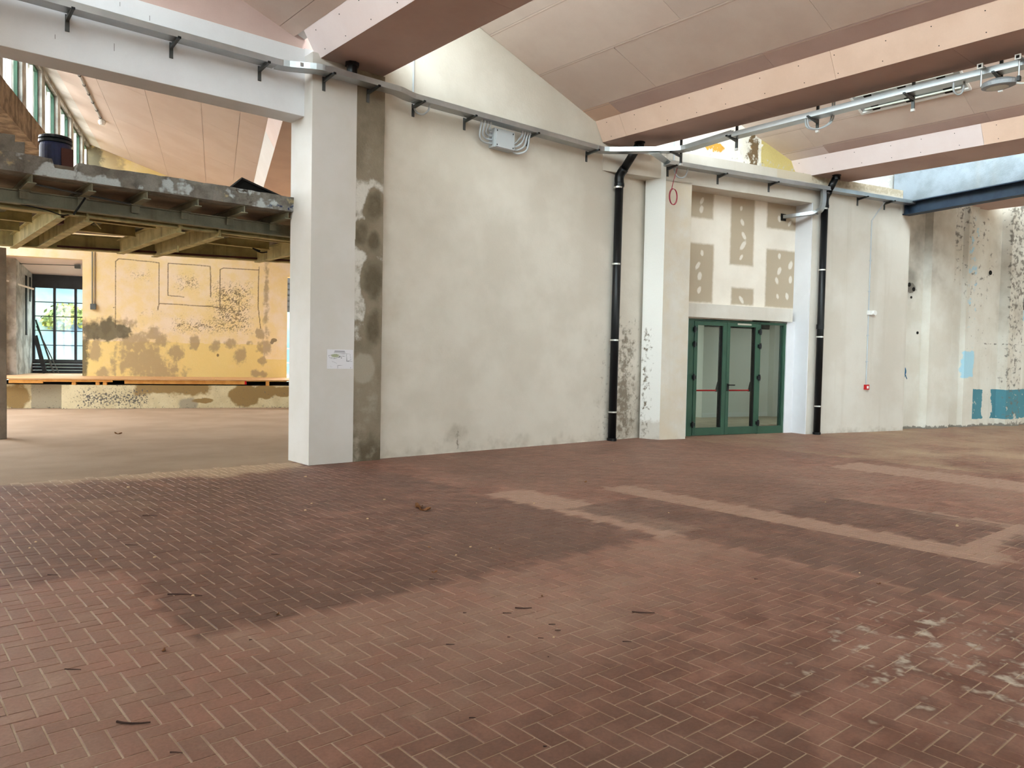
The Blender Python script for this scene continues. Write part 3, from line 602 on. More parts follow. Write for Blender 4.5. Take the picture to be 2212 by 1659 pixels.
# window wall: sill beam, piers, windows
ob = tag(MB().profile([(-3.4, 5.6), (-3.4, 6.12), (-3.62, 6.12), (-4.1, 5.94), (-3.9, 5.6)], 11.6, 25.2, G3).build('sill_beam', M['sill']), 'brown stained concrete beam under the row of high windows', 'beam')
wl = MB().box(-3.62, -3.4, 11.6, 25.2, 7.30, 7.72, G3).build('wall_clerestory', M['stain']); tag(wl, 'stained clerestory wall above the mezzanine with deep piers', None, None, 'structure')
PST = 1.72; p0 = 17.0
for k in range(-3, 5):
    c = p0 + PST*k
    MB().box(-3.62, -3.4, c-0.16, c+0.16, 6.12, 7.30, G3).build('pier', M['stain'], wl)
for k in range(-4, 5):
    a, b = p0 + PST*k + 0.16, p0 + PST*(k+1) - 0.16
    if k == -4: a = 11.7
    WN[0] += 1; wlabels = ['first', 'second', 'third', 'fourth', 'fifth', 'sixth', 'seventh', 'eighth', 'ninth']
    w = thing('window_%d' % WN[0], G3.P(-3.56, (a+b)/2, 6.12), 'green-framed high window, %s of the row above the mezzanine counting into the room' % wlabels[k+4], None, None, 'structure')
    f = MB(); f.box(-3.53, -3.47, a, a+0.05, 6.12, 7.3, G3).box(-3.53, -3.47, b-0.05, b, 6.12, 7.3, G3).box(-3.53, -3.47, a+0.05, b-0.05, 7.24, 7.3, G3).box(-3.53, -3.47, a+0.05, b-0.05, 6.12, 6.18, G3)
    f.build('window_frame', M['green'], w)
    mid = (a+b)/2
    for mp in (a+(b-a)*0.36, a+(b-a)*0.68): MB().box(-3.525, -3.475, mp-0.02, mp+0.02, 6.18, 7.24, G3).build('mullion', M['whiteplastic'], w)
    for (c, d) in ((a+0.05, a+(b-a)*0.36-0.02), (a+(b-a)*0.36+0.02, a+(b-a)*0.68-0.02), (a+(b-a)*0.68+0.02, b-0.05)): MB().box(-3.505, -3.499, c, d, 6.18, 7.24, G3).build('pane', M['skyglass'], w)
portal('daylight_portal', G3.P(-3.45, 18.3, 6.7), (1.15, 13.2), (0, -math.pi/2, math.radians(-19.5)))
# the bay further left, seen under the sill beam
tag(MB().profile([(-3.9, 5.6), (-4.12, 5.94), (-8.5, 7.45), (-8.5, 7.6), (-4.0, 6.1)], 12, 25.2, G3).build('ceiling', M['pink']), 'pink plasterboard ceiling glimpsed under the row of high windows', None, None, 'structure')

def ys_masks(S, Z):
    lowy = np.where(Z < 1.80 + 0.02*np.sin(S*9), 0.68, 0.40 + 0.35*(fbm(S*1.3, Z*1.3)-0.5))
    lowy = np.where((S > 1.35) & (Z > 1.35), 0.2, lowy)
    d = mx(ell(S, Z, -2.05, 1.20, 0.75, 0.62), ell(S, Z, -1.75, 0.95, 0.95, 0.28), ell(S, Z, -2.2, 1.75, 0.42, 0.42), ell(S, Z, -1.9, 1.65, 0.3, 0.3), ell(S, Z, -1.75, 2.05, 0.3, 0.22), ell(S, Z, -1.5, 1.85, 0.22, 0.22),
           ell(S, Z, -1.15, 1.52, 0.27, 0.24), ell(S, Z, -0.62, 1.80, 0.17, 0.24), ell(S, Z, 0.0, 1.72, 0.16, 0.22), ell(S, Z, 0.42, 1.80, 0.18, 0.17), ell(S, Z, 0.68, 1.45, 0.2, 0.27), ell(S, Z, 1.0, 1.84, 0.1, 0.1),
           ell(S, Z, 1.35, 1.75, 0.22, 0.25), ell(S, Z, 1.3, 2.1, 0.14, 0.2), ell(S, Z, 1.32, 1.3, 0.12, 0.15), ell(S, Z, 1.15, 0.9, 0.13, 0.14), ell(S, Z, 1.38, 0.88, 0.12, 0.12), rect(S, Z, 1.36, 1.52, 1.7, 4.4, 0.10)*0.9,
           ell(S, Z, -3.25, 1.55, 0.2, 0.35), ell(S, Z, -2.95, 2.25, 0.9, 0.28)*0.8, ell(S, Z, -3.1, 0.85, 0.2, 0.2))
    wob = 0.62*(fbm(S*5, Z*3.2)-0.5) + 0.5*(fbm(S*11+4, Z*5)-0.5)
    drip = 0.5*(fbm(S*9+7, Z*1.1)-0.5)
    d = np.where(d > 0.02, np.clip(d*0.88 + wob*1.05 + drip, 0, 1), 0)*np.clip(0.72+0.5*fbm(S*2.3+3, Z*2.3), 0, 1)
    g = mx(ell(S, Z, -3.3, 2.08, 0.27, 0.26), ell(S, Z, -2.9, 2.12, 0.3, 0.34), ell(S, Z, -2.6, 2.1, 0.3, 0.2), ell(S, Z, -3.62, 1.3, 0.2, 0.75)*0.9)
    g = np.where(g > 0.02, np.clip(g + wob*0.5, 0, 1), 0)
    ln = np.zeros_like(S)
    for (a_, b_, r_) in ((-1.15, 1.52, 0.13), (-1.9, 1.65, 0.16), (-0.62, 1.8, 0.09), (0.0, 1.74, 0.1), (0.42, 1.8, 0.1), (0.68, 1.47, 0.1), (-1.5, 1.86, 0.1), (1.3, 2.1, 0.08)): ln = mx(ln, stroke(S, Z, [(a_+r_*math.cos(t_*0.7), b_+r_*0.85*math.sin(t_*0.7)) for t_ in range(10)], 0.010)*0.42)
    for pts in ([(-2.73, 2.2), (-2.73, 4.12), (-2.65, 4.2), (-1.59, 4.15), (-1.59, 2.9)], [(-1.62, 2.75), (-1.58, 2.95), (-0.15, 2.92), (0.05, 2.9)], [(-1.34, 3.2), (-1.34, 4.15), (-0.18, 4.13), (-0.16, 3.2)], [(-1.34, 3.2), (-0.9, 3.17)], [(0.1, 2.85), (0.1, 4.05), (0.2, 4.1), (1.2, 4.1)], [(1.22, 4.2), (1.2, 3.0), (1.28, 2.3)]):
        ln = mx(ln, stroke(S, Z, pts, 0.014)*0.95)
    sc = np.clip(fbm(S*14, Z*14, 2)-0.05, 0, 1)
    scr = mx(rect(S, Z, -0.4, 1.25, 2.0, 3.9, 0.6)*0.52, rect(S, Z, -1.4, 0.6, 2.2, 2.8, 0.6)*0.5, rect(S, Z, -2.6, -1.6, 3.4, 4.1, 0.5)*0.47, rect(S, Z, -1.3, -0.3, 3.2, 4.0, 0.5)*0.52, rect(S, Z, -1.4, 1.2, 1.95, 2.7, 0.4)*0.5, rect(S, Z, -2.4, -1.2, 2.3, 3.0, 0.5)*0.42)*np.clip(sc*1.1+0.72*(np.sin(S*0+fbm(S*9, Z*26, 2)*30) > 0.2), 0, 1)*1.25
    blk = mx(ell(S, Z, 1.68, 1.95, 0.09, 0.06), ell(S, Z, 1.62, 1.88, 0.05, 0.06), ell(S, Z, 0.05, 1.45, 0.035, 0.05), ell(S, Z, -2.78, 2.78, 0.02, 0.02))
    return d, lowy, g, mx(ln, scr, blk)
wy = grid_wall('wall_back', G3, -3.58, 2.07, 25.0, 0.6, 4.6, 0.3, M['yellow'], res=0.024, masks=ys_masks, label='stained ochre plaster wall with grey patches behind the wooden platform', amp=0.01)
up_masks = lambda S, Z: (ell(S, Z, -3.0, 6.9, 0.5, 0.6)*0.8, np.clip(0.2+(Z-5.5)*0.3, 0, 0.6), ell(S, Z, -3.3, 7.0, 0.25, 0.4)*0.9, S*0+0.2)
grid_wall('upper_wall', G3, -3.58, 4.5, 25.0, 4.6, 7.6, 0.3, M['yellow'], res=0.1, masks=up_masks, parent=wy)
grid_wall('opening_head', G3, -9.0, -3.58, 25.0, 4.12, 7.6, 0.3, M['yellow'], res=0.1, masks=up_masks, parent=wy)
grid_wall('opening_head', G3, 2.07, 6.0, 25.0, 3.93, 4.6, 0.3, M['yellow'], res=0.1, masks=up_masks, parent=wy)
# platform
pf = thing('platform', G3.P(-1, 23.5, 0), 'low plastered platform with a plywood deck in front of the ochre wall', 'platform')
def pm(S, Z):
    br = mx(rect(S, Z, -2.0, -0.15, 0.38, 0.7, 0.2), ell(S, Z, 0.75, 0.35, 0.4, 0.32), ell(S, Z, 1.3, 0.45, 0.35, 0.2), ell(S, Z, 1.8, 0.45, 0.3, 0.15), ell(S, Z, -0.3, 0.2, 0.3, 0.08)*0.8, ell(S, Z, -4.8, 0.3, 0.35, 0.4)*0.8)
    gr = mx(rect(S, Z, -4.45, -3.73, -0.1, 0.8, 0.06), ell(S, Z, -0.7, 0.1, 0.3, 0.25)*0.7)
    sp = mx(rect(S, Z, -3.4, -1.6, -0.05, 0.58, 0.5)*0.62, np.clip(0.55-Z/0.3, 0, 1)*0.75, S*0+0.26)
    return br, gr, sp
grid_wall('front_wall', G3, -3.73, 5.5, 22.7, 0, 0.62, 2.2, M['platwall'], res=0.03, masks=pm, parent=pf)
grid_wall('front_wall', G3, -7.5, -3.73, 22.95, 0, 0.62, 1.9, M['platwall'], res=0.03, masks=pm, parent=pf)
for k, (a, b) in enumerate(((-7.5, -4.93), (-4.92, -2.49), (-2.48, -0.05), (-0.04, 2.38), (2.39, 4.8))):
    MB().box(a, b, 22.66 + 0.02*(k % 2), 25.0, 0.755, 0.785, G3).build('plywood_sheet', M['wood'], pf)
MB().box(-7.5, -3.55, 25.0, 28.1, 0.74, 0.775, G3).build('plywood_sheet', M['wood'], pf)
MB().box(2.07, 4.8, 25.0, 28.1, 0.74, 0.775, G3).build('plywood_sheet', M['wood'], pf)
for (a, b, z0, z1) in ((-4.9, -4.15, 0.66, 0.75), (-4.15, -2.55, 0.70, 0.755), (-2.27, 0.75, 0.655, 0.755)):
    MB().box(a, b, 22.7, 22.8, z0, z1, G3).build('edge_beam', M['timber'], pf)
MB().box(0.75, 0.80, 22.695, 22.8, 0.655, 0.755, G3).build('edge_beam_end', M['red'], pf)
for a in (-3.5, -2.95, -2.78, 1.32, 2.0): 
    MB().box(a, a+0.09, 22.72, 22.95, 0.62, 0.755, G3).build('block', M['timber'], pf)
MB().box(-7.5, 4.8, 23.05, 24.9, 0.62, 0.66, G3).build('painted_shadow_gap', M['dark'], pf)  # dark sheet stands in for the shade under the plywood deck

# room beyond the opening, its window and what leans there
FN = 28.0
tag(MB().profile_n([(25.3, 4.2), (28.3, 3.85), (28.3, 4.0), (25.3, 4.35)], -9, -2.5, G3).build('ceiling', M['palepink']), 'pinkish ceiling of the small room beyond the opening', None, None, 'structure')
wfl = MB().box(-5.75, -5.40, 25.9, 28.3, 0.77, 4.2, G3).build('wall_far_left', M['stain']); tag(wfl, 'stained white side wall beside the far window', None, None, 'structure')
MB().box(-5.42, -5.385, 27.05, 27.25, 1.95, 3.75, G3).build('dark_slot', M['dark'], wfl)
MB().box(-5.42, -5.385, 27.6, 27.75, 3.0, 3.75, G3).build('dark_slot', M['dark'], wfl)
tag(MB().box(-9, -5.75, 25.3, 26.2, 0.77, 4.2, G3).build('wall_far_dark', M['mauvewall']), 'dark mauve wall seen at the left edge of the opening', None, None, 'structure')
tag(MB().box(-3.2, -3.0, 25.3, 28.3, 0.0, 4.3, G3).build('wall_far_right', M['stain']), 'side wall of the small room, hidden behind the ochre wall', None, None, 'structure')
WN[0] += 1
fw = thing('window_%d' % WN[0], G3.P(-4.3, FN, 0.77), 'tall dark-framed window seen through the opening, trees outside', None, None, 'structure')
MB().box(-5.4, -3.1, FN, FN+0.12, 3.47, 4.1, G3).build('hood', M['olddoor'], fw)
for k in range(4): MB().box(-5.4, -3.1, FN, FN+0.08, 0.77+k*0.1, 0.863+k*0.1, G3).build('panel_board', M['olddoor'], fw)
MB().box(-5.4, -3.1, FN, FN+0.1, 1.165, 1.21, G3).build('bottom_rail', M['olddoor'], fw)
for a in (-5.40, -4.83, -4.24, -3.66, -3.14): MB().box(a, a+0.07, FN, FN+0.1, 1.21, 3.47, G3).build('mullion', M['olddoor'], fw)
for z in (1.65, 2.11, 2.56, 3.01): MB().box(-5.4, -3.1, FN+0.02, FN+0.08, z, z+0.025, G3).build('glazing_bar', M['olddoor'], fw)
for a in (-5.33, -4.76, -4.17, -3.59):
    for z0, z1 in ((1.21, 1.65), (1.675, 2.11), (2.135, 2.56), (2.585, 3.01), (3.035, 3.47)):
        MB().box(a, a+0.49, FN+0.045, FN+0.051, z0, z1, G3).build('pane', M['glass'], fw)
portal('daylight_portal', G3.P(-4.3, FN-0.03, 2.3), (2.2, 2.3), (-math.pi/2, 0, math.radians(-19.5)))
WN[0] += 1
fw2 = thing('window_%d' % WN[0], G3.P(3.2, FN, 0.77), 'sliver of a bright window between the ochre wall and the white column', None, None, 'structure')
MB().box(2.2, 5.5, FN, FN+0.1, 3.0, 4.3, G3).build('hood', M['olddoor'], fw2)
for z in (1.2, 1.7): MB().box(2.2, 5.5, FN, FN+0.06, z, z+0.03, G3).build('glazing_bar', M['whiteplastic'], fw2)
MB().box(2.2, 5.5, FN+0.02, FN+0.026, 0.78, 3.0, G3).build('pane', M['glass'], fw2)
for k in range(6): MB().box(2.2, 5.5, FN-0.05, FN-0.03, 3.0+k*0.2, 3.15+k*0.2, G3).build('slat', M['olddoor'], fw2)
portal('daylight_portal', G3.P(3.6, FN-0.08, 1.9), (2.8, 2.1), (-math.pi/2, 0, math.radians(-19.5)))
tag(MB().box(5.5, 5.8, 13.7, 28, 0, 7.6, G3).build('wall_back_right', M['yellow']), 'ochre wall closing the back room, hidden behind the column', None, None, 'structure')
# sheets and bars leaning by the far window
LE = [(-5.30, 0.0, 0.012, 0.45, 'glass', 'pane of glass leaning against the far window'), (-5.20, 0.0, 0.03, 0.0, 'olddoor', 'dark plank leaning furthest left by the far window'), (-5.02, 0.0, 0.02, 0.0, 'zincd', 'thin metal bar leaning across the far window panes'), (-5.12, 0, 0.02, 0, 'zincd', 'metal bar leaning between the plank and the far window')]
def lean(a0, a1, n0, n1, z1, w, t, mt, lab, name, cat):
    p0 = Vector(G3.P(a0, n0, 0.785)); p1 = Vector(G3.P(a1, n1, z1)); u = Vector(G3.u)
    d = (p1-p0).normalized(); nn = d.cross(u).normalized()
    q = [(-w/2, -t/2), (w/2, -t/2), (w/2, t/2), (-w/2, t/2)]
    uu = nn.cross(d).normalized()
    tag(MB().prism([p0+uu*x+nn*y for x, y in q], [p1+uu*x+nn*y for x, y in q]).build(name, M[mt]), lab, cat)
lean(-4.98, -5.30, 27.6, 27.9, 1.95, 0.12, 0.03, 'olddoor', 'short dark plank leaning left of the far window', 'leaning_plank', 'plank')
lean(-4.75, -5.30, 27.65, 27.95, 2.45, 0.05, 0.02, 'zincd', 'long metal bar leaning across the far window panes', 'leaning_bar', 'bar')
lean(-4.90, -5.32, 27.7, 27.93, 2.5, 0.16, 0.008, 'glass', 'narrow sheet of glass leaning beside the far window', 'glass_sheet', 'glass')
lean(-4.60, -5.28, 27.6, 27.95, 2.25, 0.03, 0.02, 'zincd', 'thin bar with the flattest lean beside the far window', 'leaning_bar', 'bar')
# tube light, ceiling conduit and wall conduit there
t = thing('tube_light', G3.P(-5.5, 25.8, 3.4), 'white fluorescent batten seen past the rusty post', 'lamp')
MB().tube([G3.P(-6.1, 25.2, 3.62), G3.P(-5.1, 26.6, 3.32)], 0.03, 8).build('batten', M['whiteplastic'], t)
MB().tube([G3.P(-5.7, 25.76, 3.53), G3.P(-5.7, 25.76, 4.1)], 0.004, 5).build('hanger', M['zincd'], t)
t = thing('ceiling_conduit', G3.P(-4.6, 26.5, 4.0), 'thin dark conduit with a small box on the pinkish ceiling', 'conduit')
MB().tube([G3.P(-5.5, 26.4, 4.03), G3.P(-3.9, 26.2, 4.05)], 0.012, 6).build('pipe', M['zincd'], t); MB().box(-3.95, -3.8, 26.12, 26.25, 3.96, 4.07, G3).build('outlet_box', M['zincd'], t)
t = thing('wall_conduit', G3.P(-3.29, 24.95, 2.7), 'conduit dropping to a switch box on the ochre wall', 'conduit')
MB().tube([G3.P(-3.33, 24.97, 4.35), G3.P(-3.33, 24.97, 2.85)], 0.014, 6).build('pipe', M['zincd'], t); MB().tube([G3.P(-3.26, 24.98, 4.35), G3.P(-3.26, 24.98, 2.85)], 0.012, 6).build('pipe', M['board'], t)
MB().box(-3.37, -3.23, 24.9, 24.99, 2.70, 2.86, G3).build('switch_box', M['zincd'], t)
t = thing('ceiling_conduit', G3.P(-2.2, 19.5, 7.0), 'ribbed conduit ending in a round lamp base on the daylit ceiling', 'conduit')
sA = -2.75
MB().tube([G3.P(-2.62, 16.5, zb3(-2.62)-0.03), G3.P(-2.62, 21.1, zb3(-2.62)-0.03)], 0.022, 8).build('pipe', M['greyplastic'], t)
for k in range(8): MB().tube([G3.P(-2.62, 16.7+k*0.6, zb3(-2.62)-0.03), G3.P(-2.62, 16.74+k*0.6, zb3(-2.62)-0.03)], 0.032, 8).build('clip', M['zincd'], t)
MB().lathe([(0.05, 0), (0.085, -0.03), (0.085, -0.09), (0.05, -0.13)], G3.P(-2.62, 21.2, zb3(-2.62)), 14).build('lamp_base', M['whiteplastic'], t, smooth=False)

# ------------------------------------------------------------------ mezzanine
mz = thing('mezzanine', (2.5, 12.5, 3.2), 'steel-framed mezzanine with a crumbling concrete edge left of the column', 'mezzanine')
def me_m(S, Z):
    return mx(0.30+0.9*(fbm(S*2.2, Z*5)-0.42), rect(S, Z, 2.7, 3.35, 3.55, 3.66, 0.1)*0.7), 0.15+0.8*(fbm(S*3+5, Z*6)-0.35)*np.clip((S-3)/1.0, 0.4, 1), 0.2+0.5*(fbm(S*4+2, Z*6)-0.4), rect(S, Z, 4.3, 4.8, 3.56, 3.68, 0.1)*0.55
grid_wall('slab_edge', G1, -1.5, 4.78, 10.42, 3.565, lambda s: 3.775+0.03*(fbm(s*5, s*0)-0.5)+np.where((s > 1.80) & (s < 2.02), -0.10, 0), 0.25, M['concrete'], res=0.03, masks=me_m, parent=mz, amp=0.10)
MB().plan([(-1.5, 10.6), (4.77, 10.6), (6.2, 14.3), (1.2, 16.0), (-1.5, 16.8)], 3.60, 3.75).build('slab', M['board'], mz)
for k in range(14): MB().box(-1.5+0.62*k+0.01, -1.5+0.62*k+0.60, 10.62, 13.9, 3.575, 3.602).build('soffit_board', M['board'], mz)
jx = [0.33, 0.955, 1.58, 2.205, 2.83, 3.46, 4.08, 4.71]
for x in jx:
    MB().ibeam((x, 10.46, 3.465), (x, 13.9, 3.465), 0.105, 0.09, 0.012, 0.012).build('joist', M['girderg'], mz)
    MB().box(x-0.05, x+0.05, 10.99, 11.0, 3.36, 3.46).build('stiffener', M['girderg'], mz)
    MB().box(x-0.065, x+0.065, 10.93, 11.02, 3.448, 3.462).build('bearing_plate', M['girderg'], mz)
MB().ibeam((-1.5, 11.06, 3.30), (5.6, 11.06, 3.30), 0.165, 0.12, 0.014, 0.012).build('front_girder', M['girderg'], mz)
MB().ibeam((-1.5, 11.34, 3.275), (5.6, 11.34, 3.275), 0.19, 0.12, 0.014, 0.012).build('front_girder', M['girder'], mz)
for (x, y1, w) in ((2.0, 15.15, 0.10), (2.32, 14.8, 0.11), (3.47, 14.5, 0.11), (4.02, 14.5, 0.10), (5.6, 13.8, 0.10)):
    MB().ibeam((x, 11.2, 3.20), (x+0.02, y1, 3.20), 0.24, w, 0.016, 0.012).build('cross_beam', M['girder'], mz)
for (a, b, y) in ((2.36, 3.42, 12.2), (2.36, 3.42, 13.3), (-1.5, 1.96, 12.0), (-1.5, 1.96, 13.0), (-1.5, 1.96, 14.1), (4.07, 5.55, 12.1), (4.07, 5.55, 13.1)):
    MB().ibeam((a, y, 3.36), (b, y, 3.36), 0.20, 0.09, 0.012, 0.01).build('secondary_joist', M['girder'], mz)
MB().ibeam((1.5, 15.35, 3.24), (6.9, 13.45, 3.24), 0.26, 0.14, 0.018, 0.014).build('rear_girder', M['girder'], mz)
MB().prism([(2.6, 14.85, 3.26), (6.6, 13.44, 3.26), (6.6, 13.43, 3.26), (2.6, 14.84, 3.26)], [(2.6, 14.85, 3.29), (6.6, 13.44, 3.29), (6.6, 13.43, 3.29), (2.6, 14.84, 3.29)]).build('rust_band', M['rust'], mz)
MB().box(2.02, 2.14, 11.75, 11.95, 3.22, 3.32).build('rusty_bracket', M['rust'], mz)
MB().tube([(1.62, 10.7, 3.50), (2.75, 10.9, 3.45)], 0.012, 6).build('conduit', M['zincd'], mz)
MB().tube([(2.19, 10.75, 3.43), (2.08, 10.85, 3.22)], 0.012, 6).build('hanging_rod', M['dark'], mz)
MB().tube(smooth_path([(1.5, 11.1, 3.31), (1.8, 11.05, 3.27), (2.0, 11.2, 3.25), (2.12, 11.3, 3.28)], 5), 0.008, 5).build('cable', M['dark'], mz)
MB().tube([(2.35, 12.0, 3.55), (2.9, 13.2, 3.42)], 0.012, 6).build('conduit', M['girder'], mz)
MB().tube(smooth_path([(5.3, 12.6, 3.25), (5.15, 12.5, 3.22), (5.1, 12.7, 3.3), (5.3, 12.9, 3.3)], 5), 0.012, 6).build('cable', M['dark'], mz)
MB().tube([(3.86, 12.6, 3.20), (3.86, 12.6, 3.10)], 0.012, 6).build('hanging_bolt', M['girder'], mz)
tag(MB().box(1.78, 1.965, 15.5, 15.7, 0, 3.24).build('post', M['board'], bevel=0.006), 'rusty post at the left edge holding the mezzanine', 'post')
# things lying on the mezzanine
t = thing('drum', (1.92, 11.05, 3.75), 'dark blue drum with a black rim standing on the mezzanine', 'drum')
MB().lathe([(0.165, 0.0), (0.175, 0.02), (0.175, 0.30), (0.165, 0.34)], (1.92, 11.05, 3.75), 28).build('body', M['bluebarrel'], t, smooth=False)
MB().lathe([(0.178, 0.34), (0.186, 0.345), (0.186, 0.375), (0.172, 0.385), (0.186, 0.392), (0.182, 0.42), (0.15, 0.435)], (1.92, 11.05, 3.75), 28).build('rim', M['black'], t)
MB().box(1.95, 2.08, 10.862, 10.885, 3.76, 4.02).build('torn_label', M['rust'], t)
M['lump'] = mat('rough_concrete', (128, 122, 112), (100, 94, 86), scale=5, rough=0.95, bump=0.7, bscale=16, fine=0.15)
def rubble(name, cx_, cy2, z, sx, sy, sz, lab):
    mb = MB(); mb.box(cx_-sx/2, cx_+sx/2, cy2-sy/2, cy2+sy/2, z, z+sz); mb.v = [(a+random.uniform(-.02, .02), b+random.uniform(-.02, .02), max(z, c+random.uniform(-.015, .015)) if c > z else z) for a, b, c in mb.v]
    tag(mb.build(name, M['lump'], bevel=0.012), lab, 'rubble')
rubble('concrete_lump', 1.28, 10.62, 3.77, 0.25, 0.22, 0.23, 'taller broken concrete lump at the left end of the mezzanine edge')
rubble('concrete_lump', 1.45, 10.62, 3.77, 0.11, 0.2, 0.16, 'lower broken concrete lump beside the dark drum')
bp = [(3.93, 10.9, 3.76), (4.15, 10.75, 3.985), (4.76, 10.72, 3.80), (4.76, 11.2, 3.76)]
tag(MB().prism([(x, y, z) for x, y, z in bp], [(x+0.01, y+0.03, z+0.03) for x, y, z in bp]).build('dark_board', M['dark']), 'dark board lying tilted on the mezzanine beside the column', 'board')
t = thing('old_conduits', (1.1, 10.7, 3.77), 'dark vertical conduits at the left end of the mezzanine', 'conduit')
for dx in (0.0, 0.05, 0.11): MB().tube([(1.12+dx, 10.75, 3.77), (1.12+dx, 10.75, 4.2-dx)], 0.012, 6).build('pipe', M['dark'], t)

# ------------------------------------------------------------------ the green glazed door and the white room behind it
dr = thing('door_1', G2.P(11.65, 12.48, 0), 'dark green glazed double door with a fixed side light in the recess', None, None, 'structure')
DN0, DN1 = 12.455, 12.515
f = MB().box(10.28, 10.445, DN0, DN1, 0, 2.42, G2).box(12.235, 12.285, DN0, DN1, 0, 2.42, G2).box(12.955, 13.02, DN0, DN1, 0, 2.42, G2).box(10.445, 12.235, DN0, DN1, 2.385, 2.42, G2).box(12.285, 12.955, DN0, DN1, 2.37, 2.42, G2).box(12.285, 12.955, DN0, DN1, 0, 0.16, G2)
f.build('door_frame', M['green'], dr, bevel=0.003)
MB().box(10.25, 10.285, DN0+0.01, DN1+0.05, 0.1, 2.42, G2).build('side_gasket', M['dark'], dr)
MB().box(12.29, 12.95, 12.482, 12.488, 0.16, 2.37, G2).build('pane', M['glass'], dr)
MB().box(12.925, 12.955, DN1-0.01, DN1+0.03, 0.16, 2.37, G2).build('glazing_bead', M['greend'], dr)
for (a, b, hside, lab) in ((10.45, 11.315, 10.45, 'left leaf'), (11.325, 12.23, 12.23, 'right leaf')):
    lf = MB().box(a, a+0.085, DN0-0.012, DN1-0.01, 0.01, 2.38, G2).box(b-0.105, b, DN0-0.012, DN1-0.01, 0.01, 2.38, G2).box(a+0.085, b-0.105, DN0-0.012, DN1-0.01, 0.01, 0.165, G2).box(a+0.085, b-0.105, DN0-0.012, DN1-0.01, 2.30, 2.38, G2).build('door_leaf', M['green'], dr, bevel=0.003)
    MB().box(a+0.085, b-0.105, 12.475, 12.481, 0.165, 2.30, G2).build('pane', M['glass'], lf)
    MB().box(b-0.14, b-0.105, DN0+0.005, DN1+0.02, 0.165, 2.30, G2).build('glazing_bead', M['dark'], lf)
    MB().tube([G2.P(a+0.07, 12.555, 0.94), G2.P(b-0.16, 12.555, 0.94)], 0.017, 8).build('push_bar', M['red'], lf)
    MB().prism([G2.P(b-0.17, 12.52, 0.915), G2.P(b-0.13, 12.52, 0.915), G2.P(b-0.13, 12.575, 0.915), G2.P(b-0.17, 12.575, 0.915)], [G2.P(b-0.115, 12.52, 1.12), G2.P(b-0.09, 12.52, 1.12), G2.P(b-0.09, 12.575, 1.12), G2.P(b-0.115, 12.575, 1.12)]).build('bar_arm', M['black'], lf)
    sgn = 1 if hside < 11 else -1
    for z in (2.21, 1.90, 1.22, 0.24):
        h = MB().box(hside-0.045*sgn, hside+0.045*sgn, DN0-0.04, DN0-0.012, z-0.035, z+0.035, G2) if sgn > 0 else MB().box(hside-0.045, hside+0.045, DN0-0.04, DN0-0.012, z-0.035, z+0.035, G2)
        h.tube([G2.P(hside-0.012*sgn, DN0-0.035, z-0.065), G2.P(hside-0.012*sgn, DN0-0.035, z+0.065)], 0.022, 8)
        h.build('hinge', M['black'], lf)
lk = MB().box(11.345, 11.395, DN0-0.03, DN0-0.012, 0.93, 1.09, G2); lk.tube([G2.P(11.37, DN0-0.03, 1.06), G2.P(11.37, DN0-0.07, 1.06), G2.P(11.52, DN0-0.07, 1.06)], 0.011, 8); lk.build('lever_handle', M['black'], dr)
MB().box(11.60, 11.99, DN0-0.018, DN0-0.011, 2.335, 2.37, G2).build('name_plate', M['chrome'], dr)
# the room behind
rm = MB().box(9.6, 20.5, 12.62, 22, -0.15, -0.001, G2).build('floor_inner', M['infloor']); tag(rm, 'pale floor of the white room behind the green door', None, None, 'structure')
w1 = MB().box(14.18, 20.5, 16.5, 16.75, 0, 2.5, G2).build('wall_inner', M['inroom']); tag(w1, 'white wall seen through the green door', None, None, 'structure')
MB().box(14.165, 20.5, 16.485, 16.5, 0, 0.12, G2).build('skirting', M['whiteplastic'], w1)
MB().box(14.16, 14.18, 16.485, 21, 0, 2.9, G2).build('side_face', M['inroom'], w1)
MB().box(16.6, 17.0, 16.3, 16.5, 0, 2.9, G2).build('wall_rib', M['inroom'], w1)
tag(MB().box(9.6, 20.5, 21, 21.2, 0, 3, G2).build('wall_inner_back', M['inroom']), 'far white wall of the room behind the door', None, None, 'structure')
tag(MB().box(9.4, 9.6, 12.9, 21, 0, 3, G2).build('wall_inner_left', M['inroom']), 'left white wall of the room behind the door', None, None, 'structure')
tag(MB().box(20.5, 20.7, 12.9, 21, 0, 3, G2).build('wall_inner_right', M['inroom']), 'right white wall of the room behind the door', None, None, 'structure')
tag(MB().box(9.4, 20.7, 12.62, 21.2, 2.9, 3.0, G2).build('ceiling_inner', M['inroom']), 'white ceiling of the room behind the door', None, None, 'structure')
la = bpy.data.lights.new('added_room_light', 'AREA'); la.shape = 'RECTANGLE'; la.size = 1.2; la.size_y = 0.6; la.energy = 30; la.color = (0.92, 1.0, 0.96)  # area light added out of sight to light the far part of the room
lo = bpy.data.objects.new('added_room_light', la); COL.objects.link(lo); lo.location = G2.P(12.4, 18.2, 2.85)
lb = bpy.data.lights.new('added_room_light', 'AREA'); lb.shape = 'RECTANGLE'; lb.size = 1.2; lb.size_y = 0.6; lb.energy = 14; lb.color = (0.92, 1.0, 0.95)  # second unseen area light, added to brighten the wall behind the glass
lp_ = bpy.data.objects.new('added_room_light', lb); COL.objects.link(lp_); lp_.location = G2.P(15.6, 14.4, 2.85)

